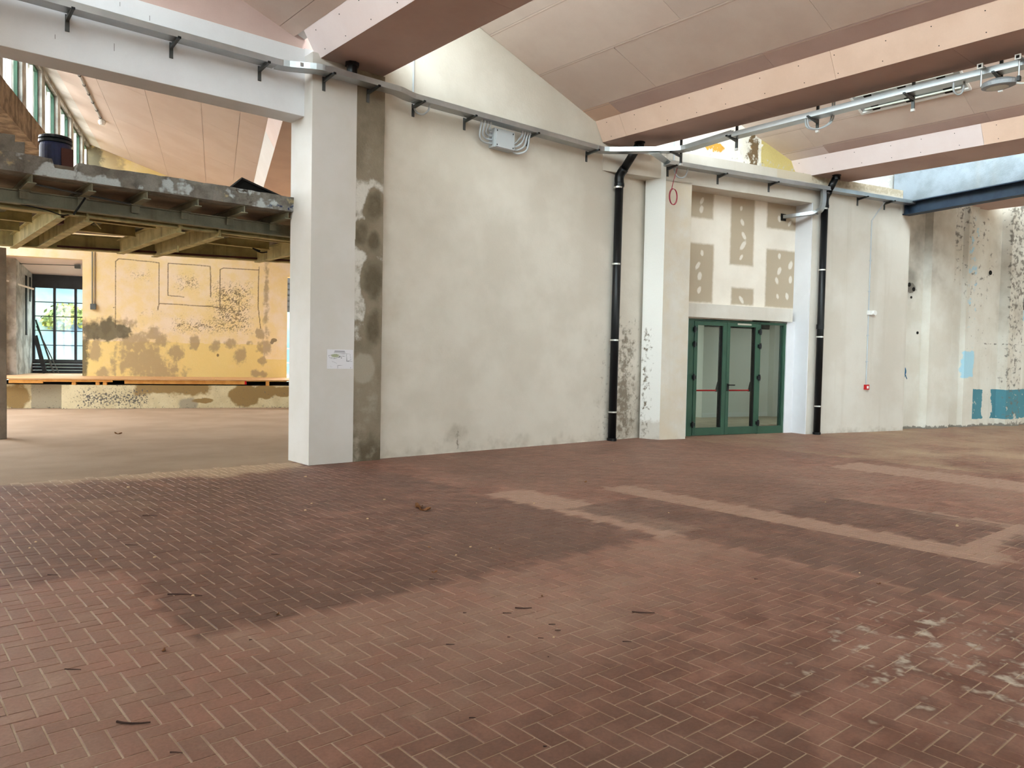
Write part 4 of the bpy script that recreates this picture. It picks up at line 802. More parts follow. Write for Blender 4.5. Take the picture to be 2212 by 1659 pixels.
for (a_, b_) in ((12.4, 18.2), (15.6, 14.4)):  # housings added above the two unseen area lights
    t = thing('added_lamp_housing', G2.P(a_, b_, 2.9), 'added flat white lamp housing %s in the room behind the green door' % ('near the door' if b_ < 16 else 'in the far part'), 'lamp')
    MB().box(a_-0.62, a_+0.62, b_-0.32, b_+0.32, 2.862, 2.899, G2).build('housing', M['whiteplastic'], t)
for x_, z_, h_ in ((2.36, 5.08, 0.09), (1.20, 5.33, 0.06), (2.75, 5.55, 0.06), (2.42, 5.62, 0.05), (1.75, 5.05, 0.05)): MB().box(x_-0.002, x_+0.002, 10.0885, 10.0895, z_, z_+h_).build('crack', M['dark'], bm_)

# ------------------------------------------------------------------ cable trays
def u_tray(path, z, w, h, side=1):
    """U-shaped tray swept along a plan path (near rail); w reaches to the left of travel for side=1"""
    t = 0.003; prof = [(0, h), (0, 0), (w, 0), (w, h), (w-t, h), (w-t, t), (t, t), (t, h)]
    P = [np.array(p[:2], float) for p in path]; n = len(P); mb = MB(); k = len(prof)
    for i in range(n):
        d0 = P[i]-P[i-1] if i else P[1]-P[0]; d1 = P[i+1]-P[i] if i < n-1 else P[-1]-P[-2]
        d0 = d0/np.linalg.norm(d0); d1 = d1/np.linalg.norm(d1); n0 = np.array((-d0[1], d0[0])); n1 = np.array((-d1[1], d1[0])); mm = n0+n1; mm = mm/np.dot(mm, n0)
        zz = z if len(path[i]) < 3 else path[i][2]
        for a, b in prof:
            q = P[i]+mm*a*side; mb.v.append((q[0], q[1], zz+b))
    for i in range(n-1):
        for j in range(k): jj = (j+1) % k; mb.f.append((i*k+j, i*k+jj, (i+1)*k+jj, (i+1)*k+j))
    mb.f += [tuple(range(k)), tuple(range(n*k-1, (n-1)*k-1, -1))]
    return mb
def jog(x0, y0, x1, y1, n=8):
    return [(x0+(x1-x0)*k/n, y0+(y1-y0)*(3*(k/n)**2-2*(k/n)**3)) for k in range(n+1)]
def bracket(parent, x, ywall, ynear, z, F=G1):
    b = MB(); b.box(x-0.022, x+0.022, ywall-0.012, ywall, z-0.17, z+0.02, F)
    b.profile_n([(ywall-0.01, z-0.004), (ynear-0.03, z-0.004), (ynear-0.03, z-0.022), (ywall-0.01, z-0.055)], x-0.016, x+0.016, F)
    o = b.build('bracket', M['zincd'], parent)
    MB().box(x-0.019, x+0.019, ynear-0.038, ynear-0.03, z-0.026, z+0.002, F).build('end_cap', M['black'], o)
    return o
TZ = 5.335; TH = 0.08; TW = 0.2
tr = thing('cable_tray', (5, 9.8, TZ), 'long galvanised cable tray running along the white beam and the cream wall', 'cable tray')
YB, YC, YM = 9.80, 9.56, 9.66
segs = [[(-2.0, YB), (1.6, YB)], [(1.6, YB), (4.25, YB)], jog(4.25, YB, 4.85, YC), [(4.85, YC), (5.95, YC)], jog(5.95, YC, 6.35, YM), [(6.35, YM), (8.0, YM)], [(8.0, YM), (10.30, YM)]]
for s_ in segs: u_tray(s_, TZ, TW, TH).build('tray_section', M['zinc'], tr)
for x, y in ((1.6, YB), (4.25, YB), (4.55, (YB+YC)/2), (4.85, YC), (5.95, YC), (6.35, YM), (8.0, YM), (10.28, YM)):
    MB().box(x-0.045, x+0.045, y-0.003, y-0.0005, TZ+0.015, TZ+0.065).build('splice_plate', M['zinc'], tr)
for x in (0.75, 1.87, 3.0, 4.12): bracket(tr, x, 10.09, YB, TZ)
for x in (4.93, 5.62): bracket(tr, x, 9.85, YC, TZ)
for x in (6.45, 7.42, 8.75, 10.22): bracket(tr, x, 9.95, YM, TZ)
# diagonal branch and run under the middle beam
tb = thing('cable_tray', (11.5, 5.5, TZ), 'bright cable tray hung under the peach beam and running out to the right', 'cable tray')
HX = 11.30
dg = [(10.30, YM), (10.38, 9.645), (10.46, 9.59), (10.55, 9.50), (HX-0.12, 8.83), (HX-0.05, 8.74), (HX-0.01, 8.64), (HX, 8.55)]
u_tray(dg, TZ, TW, TH).build('tray_section', M['zinc'], tb)
yy = 8.55
for L in (0.95, 3.0, 3.0, 3.0):
    u_tray([(HX, yy, TZ+0.05*(8.55-yy)/2 if yy > 7.5 else TZ+0.06), (HX, yy-L, TZ+0.06)], TZ, TW, TH).build('tray_section', M['zinc'], tb)
    MB().box(HX-0.003, HX-0.0005, yy-L-0.045, yy-L+0.045, TZ+0.075, TZ+0.125).build('splice_plate', M['zinc'], tb); yy -= L
for y in (8.83, 7.66, 6.2, 4.76, 3.65, 2.0):
    zt = TZ+0.055 if y < 8 else TZ+0.005
    h = MB().box(HX+0.24, HX+0.27, y-0.02, y+0.02, zt-0.17, 6.0).build('hanger', M['zincd'], tb)
    MB().profile([(HX+0.25, zt-0.004), (HX-0.05, zt-0.004), (HX-0.05, zt-0.02), (HX+0.25, zt-0.06)], y-0.016, y+0.016).build('arm', M['zincd'], h)
    MB().box(HX-0.058, HX-0.05, y-0.018, y+0.018, zt-0.024, zt).build('end_cap', M['black'], h)
    MB().box(HX+0.235, HX+0.275, y-0.024, y+0.024, zt-0.20, zt-0.165).build('foot_cap', M['whiteplastic'], h)
# right-wall run
t2 = thing('cable_tray', G2.P(12.8, 11.85, 5.27), 'dull cable tray crossing above the door recess to the steel beam', 'cable tray')
NR = 11.80; Z2 = 5.275
for a, b in ((9.20, 12.0), (12.0, 13.25), (13.25, 13.9), (13.9, 16.45)): u_tray([G2.P(a, NR)[:2], G2.P(b, NR)[:2]], Z2, TW, TH).build('tray_section', M['zinc'], t2)
q = [np.array(G2.P(9.02, NR+0.02)[:2]), np.array(G2.P(9.20, NR)[:2]), np.array(G2.P(9.22, NR+0.2)[:2]), np.array(G2.P(8.98, NR+0.2)[:2])]
MB().plan([tuple(G2.P(9.24, NR+0.2)[:2]), tuple(G2.P(9.24, NR)[:2]), (11.12, 8.98), (10.98, 9.13)][::-1], Z2+0.04, Z2+0.043).build('tee_plate', M['zinc'], t2)
for a in (12.0, 13.25, 13.9): MB().box(a-0.05, a+0.05, NR-0.003, NR-0.0005, Z2+0.015, Z2+0.065, G2).build('splice_plate', M['zinc'], t2)
for a in (9.34, 10.59, 11.97, 14.65, 15.54): bracket(t2, a, 12.05, NR, Z2, G2)
# drop leg into the recess
dp = [(NR+0.1, Z2), (NR+0.1, Z2-0.25), (NR+0.12, Z2-0.42), (NR+0.2, Z2-0.5), (NR+0.34, Z2-0.53), (12.48, Z2-0.53)]
mb = MB(); k = 0
for (nn, z) in dp:
    pass
for (n0, z0), (n1, z1) in zip(dp[:-1], dp[1:]):
    pass
leg = [G2.P(13.36, NR+0.06, Z2+0.02), G2.P(13.36, NR+0.05, Z2-0.2), G2.P(13.34, NR+0.06, Z2-0.36), G2.P(13.28, NR+0.08, Z2-0.45), G2.P(13.16, NR+0.16, Z2-0.50), G2.P(12.98, NR+0.42, Z2-0.52), G2.P(12.88, 12.48, Z2-0.53)]
lp = smooth_path(leg, 4); mb = MB()
for p, r in zip(lp[:-1], lp[1:]):
    d = (r-p); 
    ax = Vector(G2.n)*0.10 if abs(d.normalized().z) > 0.6 else Vector((0, 0, 0.05))
    ay = d.cross(ax).normalized()*0.04
    mb.prism([p-ax-ay, p+ax-ay, p+ax+ay, p-ax+ay], [r-ax-ay, r+ax-ay, r+ax+ay, r-ax+ay])
mb = MB(); N_ = len(lp); wv = []
for i, p in enumerate(lp):
    d = (lp[min(i+1, N_-1)]-lp[max(i-1, 0)]).normalized(); s_ = Vector(G2.u); 
    a = d.cross(s_); a = a.normalized() if a.length > 1e-3 else Vector(G2.n)
    b = a.cross(d).normalized()
    for (x, y) in ((-0.04, -0.035), (0.04, -0.035), (0.04, 0.035), (-0.04, 0.035)): mb.v.append(tuple(p+b*x*1.3+a*y))
for i in range(N_-1):
    for j in range(4): jj = (j+1) % 4; mb.f.append((i*4+j, i*4+jj, i*4+4+jj, i*4+4+j))
mb.f += [(3, 2, 1, 0), tuple(range((N_-1)*4, N_*4))]
mb.build('drop_leg', M['zinc'], t2)
MB().box(12.80, 12.94, 12.482, 12.502, Z2-0.61, Z2-0.46, G2).build('wall_slot', M['dark'], t2)

# ------------------------------------------------------------------ black drainpipes
def drainpipe(label, top, bend, foot, r, clamps, ring=None):
    t = thing('drainpipe', foot, label, 'pipe', 'black drainpipes')
    foot = Vector(foot); bend = Vector(bend); top = Vector(top)
    knee = bend + (top-bend).normalized()*0.16
    MB().tube([foot, Vector((bend.x, bend.y, bend.z-0.1))], r, 16).build('pipe', M['black'], t, smooth=True)
    MB().tube(smooth_path([Vector((bend.x, bend.y, bend.z-0.16)), bend, knee], 4), r*1.12, 16).build('elbow', M['black'], t, smooth=True)
    MB().tube([knee, top - (top-bend).normalized()*0.05], r, 16).build('upper_pipe', M['black'], t, smooth=True)
    MB().tube([Vector((bend.x, bend.y, bend.z-0.20)), Vector((bend.x, bend.y, bend.z-0.14))], r*1.2, 16).build('socket', M['black'], t)
    MB().tube([top + Vector((0, 0, -0.08)), top + Vector((0, 0, 0.05))], r*1.05, 16).build('outlet', M['black'], t)
    MB().tube([top + Vector((0, 0, 0.0)), top + Vector((0, 0, 0.03))], r*1.28, 16).build('outlet_flange', M['black'], t)
    MB().tube([foot + Vector((0, 0, 0.001)), foot + Vector((0, 0, 0.05))], r*1.18, 16).build('foot_socket', M['black'], t)
    if ring: MB().tube([foot + Vector((0, 0, ring)), foot + Vector((0, 0, ring+0.1))], r*1.12, 16).build('socket', M['black'], t)
    for z in clamps:
        c = MB().tube([(foot.x, foot.y, z-0.014), (foot.x, foot.y, z+0.014)], r*1.08, 16).build('clamp', M['chrome'], t)
    return t
drainpipe('black drainpipe with silver clamps beside the mouldy wall corner', (11.12, 9.45, 5.575), (11.02, 9.84, 5.02), (10.98, 9.84, 0.0), 0.078, (4.80, 3.36, 1.92, 0.55))
d2b = G2.P(13.51, 11.94, 5.12); d2f = G2.P(13.49, 11.94, 0.0); d2t = G2.P(13.62, 11.75, 5.585)
drainpipe('black drainpipe with silver clamps right of the green door', d2t, d2b, d2f, 0.072, (4.90, 3.58, 2.13, 0.62), 2.3)
t = thing('drain_outlet', (5.38, 9.72, 5.42), 'short black drain outlet under the beam on the column', 'pipe')
MB().tube([(5.28, 9.70, 5.42), (5.28, 9.70, 5.585)], 0.075, 14).build('pipe', M['black'], t); MB().tube([(5.28, 9.70, 5.55), (5.28, 9.70, 5.595)], 0.10, 8).build('flange', M['black'], t)

# ------------------------------------------------------------------ junction box with conduits, loops, cables
jb = thing('junction_box', (8.15, 9.9, 4.97), 'grey junction box with eight curved conduits under the tray', 'junction box')
MB().box(7.93, 8.36, 9.80, 9.95, 4.975, 5.285).build('body', M['greyplastic'], jb, bevel=0.008)
lid = MB().box(7.945, 8.345, 9.785, 9.80, 4.985, 5.275).build('lid', M['greyplastic'], jb, bevel=0.004)
for x in (7.975, 8.315):
    for z in (5.015, 5.245): MB().box(x-0.008, x+0.008, 9.782, 9.786, z-0.012, z+0.012).build('lid_screw', M['dark'], lid)
for k in range(4):
    xt = 7.63+0.062*k; zl = 5.03+0.062*k
    MB().tube(smooth_path([(xt, 9.76, 5.34), (xt, 9.78, 5.26), (xt+0.01, 9.82, 5.08+0.05*k), (xt+0.12-0.02*k, 9.86, zl+0.0), (7.93, 9.87, zl)], 6), 0.0165, 10).build('conduit', M['greyplastic'], jb, smooth=True)
    MB().tube([(xt, 9.76, 5.335), (xt, 9.765, 5.30)], 0.022, 8).build('gland', M['greyplastic'], jb)
    xt = 8.50+0.055*k; zl = 5.15-0.052*k
    MB().tube(smooth_path([(8.36, 9.87, zl), (8.42+0.02*k, 9.86, zl-0.02), (xt-0.02, 9.82, zl+0.06), (xt, 9.78, 5.26), (xt, 9.76, 5.34)], 6), 0.0165, 10).build('conduit', M['greyplastic'], jb, smooth=True)
    MB().tube([(xt, 9.76, 5.335), (xt, 9.765, 5.30)], 0.022, 8).build('gland', M['greyplastic'], jb)
t = thing('conduit_loop', (6.47, 9.9, 5.2), 'grey conduit rising the wall with a loop under the tray', 'conduit')
MB().tube(smooth_path([(6.44, 9.93, 6.9), (6.44, 9.93, 5.6), (6.45, 9.92, 5.32), (6.48, 9.88, 5.22), (6.54, 9.80, 5.19), (6.59, 9.74, 5.25), (6.60, 9.72, 5.335)], 8), 0.014, 8).build('pipe', M['greyplastic'], t, smooth=True)
t = thing('conduit_loop', G2.P(9.5, 11.95, 5.1), 'grey conduit loop beside the crimson wire under the tray', 'conduit')
MB().tube(smooth_path([G2.P(9.46, 12.02, 6.0), G2.P(9.46, 12.0, 5.3), G2.P(9.49, 11.95, 5.12), G2.P(9.58, 11.90, 5.08), G2.P(9.66, 11.88, 5.15), G2.P(9.68, 11.86, 5.275)], 8), 0.015, 8).build('pipe', M['greyplastic'], t, smooth=True)
t = thing('cable_coil', G2.P(9.4, 11.9, 4.6), 'crimson cable hanging from the tray bracket in a coil', 'cable')
cp = [Vector(G2.P(9.42, 11.85, 5.24)), Vector(G2.P(9.36, 11.88, 5.0)), Vector(G2.P(9.34, 11.9, 4.85))]
for k in range(33):
    a = math.pi/2 + 2*math.pi*k/16; cp.append(Vector(G2.P(9.36+0.085*math.cos(a)+0.01*(k/32), 11.9-0.001*k, 4.70+0.15*math.sin(a)-0.008*(k/16))))
MB().tube(smooth_path(cp, 3), 0.0065, 6).build('wire', M['redwire'], t, smooth=True)
t = thing('conduit_loop', (11.4, 5.9, 5.3), 'pair of pale cable loops hanging under the bright tray', 'cable')
for d in (0, 0.035): MB().tube(smooth_path([(11.59, 5.95+d, 5.9), (11.59, 5.95+d, 5.5), (11.55, 5.97+d, 5.30), (11.42, 6.1+d, 5.20), (11.34, 6.22+d, 5.24), (11.33, 6.25+d, 5.39)], 8), 0.013, 8).build('cable', M['greyplastic'], t, smooth=True)
t = thing('conduit_loop', (11.4, 4.2, 5.3), 'short pale cable loop hanging beside the floodlight', 'cable')
MB().tube(smooth_path([(11.34, 4.15, 5.40), (11.35, 4.15, 5.28), (11.42, 4.12, 5.24), (11.46, 4.08, 5.28), (11.46, 4.06, 5.40)], 8), 0.013, 8).build('cable', M['greyplastic'], t, smooth=True)
t = thing('siren_conduit', G2.P(15.15, 12.03, 1.1), 'thin grey conduit running from the tray down past the siren', 'conduit')
MB().tube([G2.P(15.50, 12.0, 5.27), G2.P(15.42, 12.035, 5.15), G2.P(15.13, 12.035, 4.82), G2.P(15.13, 12.035, 1.09)], 0.013, 8).build('pipe', M['greyplastic'], t)
for z in (3.9, 3.2, 2.2, 1.6): MB().box(15.108, 15.152, 12.02, 12.05, z, z+0.03, G2).build('clip', M['greyplastic'], t)
t = thing('siren', G2.P(15.19, 12.0, 2.68), 'small white siren on the thin conduit of the right wall', 'siren')
MB().box(15.09, 15.20, 11.99, 12.05, 2.68, 2.78, G2).build('base', M['whiteplastic'], t, bevel=0.006)
MB().tube([G2.P(15.25, 12.05, 2.73), G2.P(15.25, 11.95, 2.73)], 0.055, 16).build('horn', M['whiteplastic'], t)
t = thing('call_point', G2.P(15.13, 12.02, 0.98), 'red fire alarm call point low on the right wall', 'call point')
MB().box(15.07, 15.19, 11.99, 12.05, 0.975, 1.09, G2).build('case', M['red'], t, bevel=0.006); MB().box(15.10, 15.16, 11.985, 11.99, 1.0, 1.06, G2).build('press_plate', M['whiteplastic'], t)
# printed plan on the column
nx, nz = 60, 42; mb = MB(); S, Z = np.meshgrid(np.linspace(5.025, 5.432, nx), np.linspace(1.345, 1.617, nz))
mb.v = np.stack([S, np.full(S.shape, 9.847), Z], -1).reshape(-1, 3).tolist(); idx = np.arange(nx*nz).reshape(nz, nx)
mb.f = [tuple(int(v) for v in q) for q in np.stack([idx[:-1, :-1], idx[:-1, 1:], idx[1:, 1:], idx[1:, :-1]], -1).reshape(-1, 4)]
k = len(mb.v); mb.v += [(5.025, 9.8495, 1.345), (5.432, 9.8495, 1.345), (5.432, 9.8495, 1.617), (5.025, 9.8495, 1.617)]; mb.f.append((k, k+3, k+2, k+1))
ink = mx(rect(S, Z, 5.14, 5.30, 1.588, 1.598, 0.012), rect(S, Z, 5.13, 5.31, 1.572, 1.581, 0.012)*0.9)
for pts in ([(5.05, 1.53), (5.2, 1.555), (5.38, 1.56), (5.40, 1.47), (5.33, 1.45), (5.33, 1.52)], [(5.05, 1.53), (5.06, 1.50), (5.15, 1.49), (5.25, 1.52), (5.33, 1.53)], [(5.1, 1.45), (5.18, 1.42)], [(5.33, 1.55), (5.335, 1.45), (5.42, 1.45)], [(5.19, 1.35), (5.19, 1.39), (5.27, 1.395)]): ink = mx(ink, stroke(S, Z, pts, 0.0035)*0.75)
ink = mx(ink, rect(S, Z, 5.39, 5.40, 1.355, 1.365, 0.01), rect(S, Z, 5.03, 5.12, 1.35, 1.40, 0.02)*0.45*np.clip(vnoise(S*150, Z*150)*1.6, 0, 1), rect(S, Z, 5.08, 5.28, 1.47, 1.55, 0.03)*np.clip(vnoise(S*90, Z*90)*1.1, 0, 1)*0.7)
A = np.zeros((len(mb.v), 4)); A[:k, 0] = ink.ravel(); A[:k, 1] = (ell(S, Z, 5.15, 1.53, 0.08, 0.03)*0.7).ravel(); mb.attr = A
tag(mb.build('printed_plan', M['paper']), 'white sheet with a printed floor plan stuck on the column', 'paper')
# recessed fluorescent fitting in the sloping ceiling
lf = thing('ceiling_light', (14.2, 6.88, zf3(14.2)), 'unlit twin fluorescent fitting set in the ceiling behind the tray', 'lamp')
for a, b in ((13.85, 14.2), (14.28, 14.54)):
    za, zb_ = zf3(a), zf3(b)
    def ring(x, y, dz): return (x, y, zf3(x)+dz)
    fm = MB()
    for (x0, x1, y0, y1) in ((a, b, 5.03, 5.06), (a, b, 6.88, 6.92), (a, a+0.04, 5.06, 6.88), (b-0.05, b, 5.06, 6.88)):
        fm.prism([ring(x0, y0, -0.035), ring(x1, y0, -0.035), ring(x1, y1, -0.035), ring(x0, y1, -0.035)], [ring(x0, y0, 0.005), ring(x1, y0, 0.005), ring(x1, y1, 0.005), ring(x0, y1, 0.005)])
    fm.build('rim', M['whiteplastic'], lf)
    MB().prism([ring(a+0.04, 5.06, -0.012), ring(b-0.05, 5.06, -0.012), ring(b-0.05, 6.88, -0.012), ring(a+0.04, 6.88, -0.012)], [ring(a+0.04, 5.06, -0.006), ring(b-0.05, 5.06, -0.006), ring(b-0.05, 6.88, -0.006), ring(a+0.04, 6.88, -0.006)]).build('reflector', M['zinc'], lf)
    MB().tube([((a+b)/2, 5.15, zf3((a+b)/2)-0.04), ((a+b)/2, 6.8, zf3((a+b)/2)-0.04)], 0.018, 8).build('tube', M['lens'], lf)
    for y in (5.3, 5.95, 6.55): MB().prism([ring((a+b)/2-0.09, y, -0.034), ring((a+b)/2+0.09, y, -0.034), ring((a+b)/2+0.09, y+0.13, -0.034), ring((a+b)/2-0.09, y+0.13, -0.034)], [ring((a+b)/2-0.09, y, -0.01), ring((a+b)/2+0.09, y, -0.01), ring((a+b)/2+0.09, y+0.13, -0.01), ring((a+b)/2-0.09, y+0.13, -0.01)]).build('lamp_holder', M['dark'], lf)
# floodlight on the tray
def flood(y, lab):
    t = thing('floodlight', (11.42, y, 5.12), lab, 'floodlight', 'floodlights on the bright tray')
    x0 = 11.36; c = Vector((11.22, y, 5.205)); prof = []
    bod = MB(); n = 28
    for zz, sc in ((-0.055, 0.86), (-0.045, 0.97), (0.0, 1.0), (0.02, 0.93), (0.045, 0.62), (0.052, 0.3)):
        for k in range(n):
            a = 2*math.pi*k/n; ex = 0.21*math.cos(a)*sc; ey = 0.155*math.sin(a)*sc
            if math.cos(a) > 0: ey *= (1-0.25*math.cos(a))
            bod.v.append((c.x + ey, c.y - ex, c.z + zz))
    for r in range(5):
        for k in range(n): bod.f.append((r*n+k, r*n+(k+1) % n, (r+1)*n+(k+1) % n, (r+1)*n+k))
    bod.f += [tuple(range(n-1, -1, -1)), tuple(range(5*n, 6*n))]
    bod.build('housing', M['greyalu'], t, smooth=False)
    MB().prism([(c.x+0.08*math.sin(2*math.pi*k/24)*1.2, c.y+0.02+0.13*math.cos(2*math.pi*k/24), c.z-0.060) for k in range(24)], [(c.x+0.08*math.sin(2*math.pi*k/24)*1.2, c.y+0.02+0.13*math.cos(2*math.pi*k/24), c.z-0.0545) for k in range(24)]).build('lens', M['lens'], t)
    for s_ in (-1, 1):
        yy = y + s_*0.215
        MB().tube([(c.x, yy, c.z), (c.x, yy, 5.44), (c.x+0.02, yy-s_*0.03, 5.46)], 0.011, 8).build('yoke_arm', M['zinc'], t)
        st = MB().box(11.17, 11.58, yy-0.03, yy+0.03, 5.455, 5.475).build('strut', M['zinc'], t)
        MB().box(11.155, 11.17, yy-0.035, yy+0.035, 5.43, 5.495).build('strut_end', M['whiteplastic'], t); MB().box(11.15, 11.156, yy-0.018, yy+0.018, 5.445, 5.48).build('strut_hole', M['dark'], t)
    MB().box(c.x-0.03, c.x+0.03, y-0.235, y-0.20, c.z-0.03, c.z+0.03).build('pivot', M['black'], t)
    MB().tube(smooth_path([(c.x, y-0.16, c.z-0.03), (c.x, y-0.26, c.z-0.07), (c.x, y-0.40, c.z-0.06), (c.x+0.04, y-0.5, c.z+0.2)], 6), 0.011, 8).build('lead', M['whiteplastic'], t, smooth=True)
flood(3.56, 'grey oval floodlight hanging from the bright tray at the right edge')
# blue scribble and holes on the old wall
sc = [G2.P(16.86+0.06*math.cos(a)-0.02*math.sin(a), 12.352, 1.42+0.09*math.sin(a)) for a in [2*math.pi*k/14 for k in range(15)]] + [G2.P(16.84, 12.352, 1.52), G2.P(16.9, 12.352, 1.33), G2.P(16.97, 12.352, 1.22)]
MB().tube(sc, 0.009, 5).build('graffiti', M['blueink'], wa)
for a, z, r in ((16.93, 3.5, 0.05), (17.1, 3.4, 0.05), (17.02, 3.2, 0.03), (17.3, 2.35, 0.035), (20.1, 4.0, 0.06)): MB().tube([G2.P(a, 12.37, z), G2.P(a, 12.345, z)], r, 9).build('hole', M['dark'], wa)
MB().box(21.38, 21.62, 12.33, 12.37, 3.1, 3.7, G2).build('wall_box', M['dark'], wa)

# ------------------------------------------------------------------ litter on the tiles
DEB=[ ('l',4.36,6.51,0.145),('l',4.33,6.35,0.123),('c',3.67,6.34,0.036),('l',3.68,15.40,0.134),('l',6.97,6.67,0.059),('t',1.58,4.99,0.198),('c',1.62,4.96,0.033),('l',1.20,4.12,0.039),('t',0.79,4.14,0.076),('t',0.87,3.39,0.139),('t',0.93,3.03,0.043),('t',1.66,6.54,0.092),('t',2.09,7.61,0.126),('l',1.34,6.23,0.032),('c',1.70,6.06,0.031),('c',2.34,9.35,0.047),('t',1.02,5.98,0.076),('t',1.61,4.00,0.061),('l',1.89,4.29,0.042),('t',2.45,5.61,0.069),('l',2.13,6.06,0.028),('t',3.04,4.34,0.067),('t',3.13,3.50,0.119),('t',2.99,3.49,0.047),('t',3.66,2.99,0.120),('t',3.07,3.18,0.051),('t',3.03,3.09,0.050),('t',2.42,3.29,0.047),('t',2.87,3.06,0.027),('t',3.21,2.73,0.043),('t',2.00,2.55,0.039),('l',5.48,2.37,0.034),('c',8.11,2.78,0.053),('c',5.66,2.59,0.023),('c',8.24,4.18,0.028),('c',9.41,4.86,0.026),('c',8.80,7.84,0.036),('c',4.30,7.08,0.041),('c',3.80,4.91,0.031),('l',3.94,4.70,0.031),('c',3.55,4.77,0.026),('c',3.92,4.79,0.019),('c',5.49,6.00,0.030),('c',5.00,6.37,0.025),('l',3.52,5.09,0.031),('c',3.77,3.63,0.013),('c',6.29,4.84,0.024),('l',3.38,3.60,0.031),('l',3.14,4.47,0.048),('c',4.30,8.97,0.049),('c',3.58,7.32,0.030),('c',3.37,7.03,0.038),('c',1.09,7.09,0.031),('c',1.02,6.90,0.026),('c',1.09,4.22,0.014),('c',2.94,3.03,0.022),('c',10.09,3.94,0.026),('c',13.97,4.42,0.036),('t',2.79,3.65,0.018),('t',2.67,3.50,0.017),('t',2.74,3.18,0.014),('t',2.72,2.84,0.015),('t',2.08,2.18,0.016),('t',4.88,2.97,0.025) ]
NM = {'l': ('dry_leaf', 'leaf', 'leaf', 'curled dry leaf lying on the floor tiles', 'dry leaves on the floor'), 't': ('twig', 'twig', 'twig', 'thin dark twig lying on the floor tiles', 'twigs on the floor'), 'c': ('plaster_chip', 'chip', 'chip', 'pale plaster chip lying on the floor tiles', 'plaster chips on the floor')}
LBL = {(4.36, 6.51): 'largest curled dry leaf, left of the middle of the dark tiles', (4.33, 6.35): 'orange-brown dry leaf just beside the largest leaf', (3.68, 15.40): 'dry leaf on the dusty floor under the mezzanine', (1.58, 4.99): 'longest dark twig, by a pale chip near the dark tile corner', (0.87, 3.39): 'bent dark twig at the bottom left of the floor', (5.48, 2.37): 'single small leaf on the right side of the floor', (8.11, 2.78): 'pale chip inside the pale floor strip rectangle at the right', (3.66, 2.99): 'curved thin twig in the middle right of the near tiles', (3.13, 3.50): 'straight pale twig in the middle of the near tiles'}
ORD = ['first', 'second', 'third', 'fourth', 'fifth', 'sixth', 'seventh', 'eighth', 'ninth', 'tenth', 'eleventh', 'twelfth', 'thirteenth', 'fourteenth', 'fifteenth', 'sixteenth', 'seventeenth', 'eighteenth', 'nineteenth', 'twentieth', 'twenty-first', 'twenty-second', 'twenty-third', 'twenty-fourth', 'twenty-fifth']
def zone(x, y):
    if y > 10: return 'on the dusty floor under the mezzanine'
    if x > 5.42: return 'on the right-hand tiles'
    if (x < 1.37 and y > 5.83) or (x > 1.37 and y > 4.2): return 'on the darker tile patch'
    return 'on the paler near tiles'
ZL = {}
for kd, x, y, w in DEB: ZL.setdefault((kd, zone(x, y)), []).append((float(to_px(np.array((x, y, 0.0)))[0]), x, y))
for (kd, z), lst in ZL.items():
    for i, (q, x, y) in enumerate(sorted(lst)): LBL.setdefault((x, y), '%s %s, %s of them from the left' % ({'l': 'dry leaf', 't': 'dark twig', 'c': 'pale plaster chip'}[kd], z, ORD[i]))
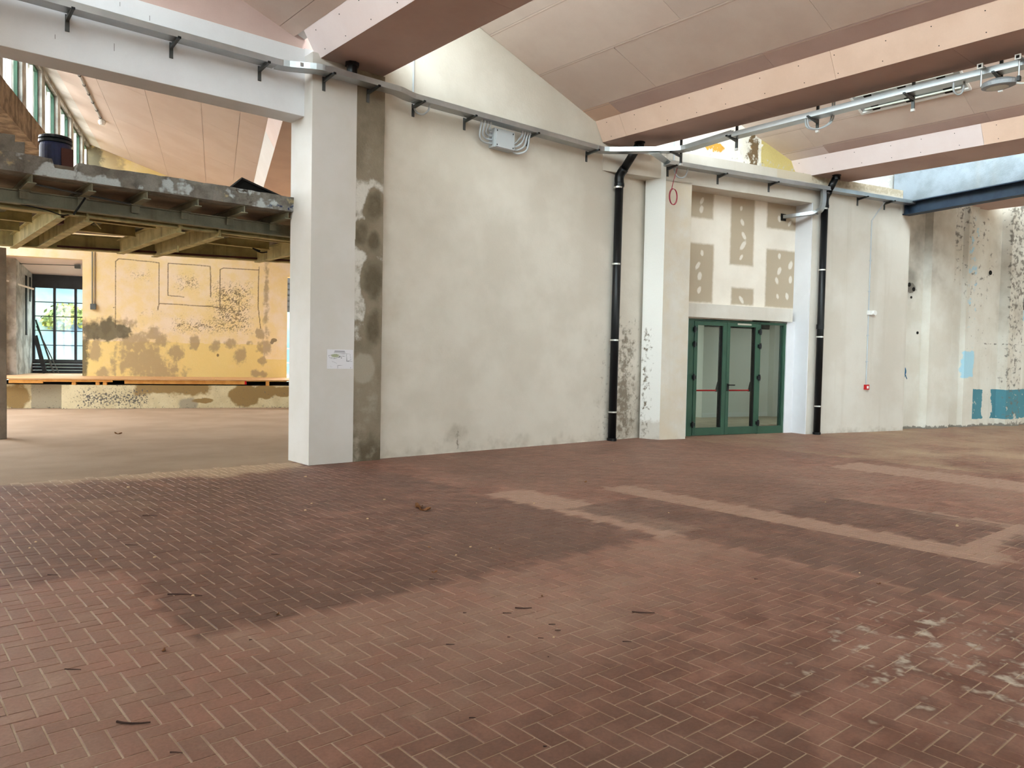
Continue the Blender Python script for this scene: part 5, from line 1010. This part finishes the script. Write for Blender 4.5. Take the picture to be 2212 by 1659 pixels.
for kd, x, y, w in DEB:
    nm, mk, cat, lab, grp = NM[kd]; a = random.uniform(0, math.pi); ca, sa = math.cos(a), math.sin(a); mb = MB()
    if kd == 't':
        a = random.uniform(-0.5, 0.9); ca, sa = math.cos(a)*0.76-math.sin(a)*0.3, -0.65*math.cos(a)+math.sin(a)*0.5
        L = w*0.5; r = min(0.005, max(0.003, w*0.04)); bnd = random.uniform(-0.2, 0.2)
        pts = [(x+ca*L*t-sa*L*bnd*(1-t*t), y+sa*L*t+ca*L*bnd*(1-t*t), r+0.001+0.004*(1-t*t)*0) for t in (-1, -0.5, 0, 0.5, 1)]
        mb.tube(pts, r, 6, True, r*0.6)
    elif kd == 'l':
        n = 9; L = w*0.5
        top = []
        for i in range(n):
            t = -1+2*i/(n-1); hw = L*0.42*math.sqrt(max(0.02, 1-t*t))*(1.1-0.3*t)
            for s_ in (-1, 0, 1):
                top.append((x+ca*L*t-sa*hw*s_, y+sa*L*t+ca*hw*s_, 0.003+abs(s_)*L*0.35*(0.6+0.4*math.sin(i))+L*0.25*t*t))
        mb.v = top + [(p[0], p[1], p[2]-0.0015) for p in top]; K = len(top)
        for i in range(n-1):
            for j in range(2):
                q = i*3+j; mb.f.append((q, q+3, q+4, q+1)); mb.f.append((K+q, K+q+1, K+q+4, K+q+3))
    else:
        r = w*0.5; n = 6; ring0 = []; ring1 = []
        for i in range(n):
            t = 2*math.pi*i/n; rr = r*random.uniform(0.6, 1.0); ring0.append((x+rr*math.cos(t), y+rr*0.7*math.sin(t), 0.0005)); ring1.append((x+rr*0.7*math.cos(t), y+rr*0.5*math.sin(t), r*random.uniform(0.35, 0.7)))
        mb.prism(ring0, ring1)
    o = mb.build(nm, M[mk]); tag(o, LBL.get((x, y), lab), cat, grp)

# ------------------------------------------------------------------ outdoors beyond the far windows
def hz(x, y):
    d = (np.array([x, y, 0]) @ G3.n)-28; return -0.5 + max(0, d-6)*0.42
mb = MB(); nx, ny = 24, 16
for j in range(ny+1):
    for i in range(nx+1):
        s_ = -40+80*i/nx; n = 28.6+ 60*j/ny; p = G3.P(s_, n); mb.v.append((p[0], p[1], hz(p[0], p[1])+0.8*random.random()*(j > 1)))
for j in range(ny):
    for i in range(nx): q = j*(nx+1)+i; mb.f.append((q, q+1, q+nx+2, q+nx+1))
tag(mb.build('hillside', M['hill'], smooth=True), 'wooded hillside outside the far window', 'hill')
random.seed(11)
TL = ['tallest yellowing bush on the hillside outside the far window', 'lowest yellowing bush nearest the far window', 'yellowing bush high on the slope outside the far window', 'farthest bush on the slope outside the far window']
for k, (s_, n, r, h) in enumerate(((-8.4, 47, 1.5, 1.6), (-6.6, 41, 1.0, 0.6), (-7.6, 54, 1.9, 2.2), (-10.5, 62, 2.4, 2.8))):
    p = G3.P(s_, n); g = hz(p[0], p[1]); t = thing('tree', (p[0], p[1], g), TL[k], 'tree', 'bushes outside the far window')
    MB().tube([(p[0], p[1], g-0.2), (p[0]+0.1, p[1], g+h*0.6)], 0.12, 8, True, 0.06).build('trunk', M['board'], t)
    mb = MB()
    for q in range(420):
        v = Vector((random.gauss(0, 1), random.gauss(0, 1), random.gauss(0, 1))).normalized()*r*random.uniform(0.55, 1.0); v.z *= 0.8
        c = Vector((p[0], p[1], g+h*0.75))+v; a = Vector((random.gauss(0, 1), random.gauss(0, 1), random.gauss(0, 1))).normalized(); b = a.orthogonal().normalized(); z = r*0.13; kk = len(mb.v)
        mb.v += [tuple(c+a*z), tuple(c+b*z*0.7), tuple(c-a*z), tuple(c-b*z*0.7)]; mb.f.append((kk, kk+1, kk+2, kk+3))
    o = mb.build('foliage', M['foliage'], t); o['kind'] = 'stuff'
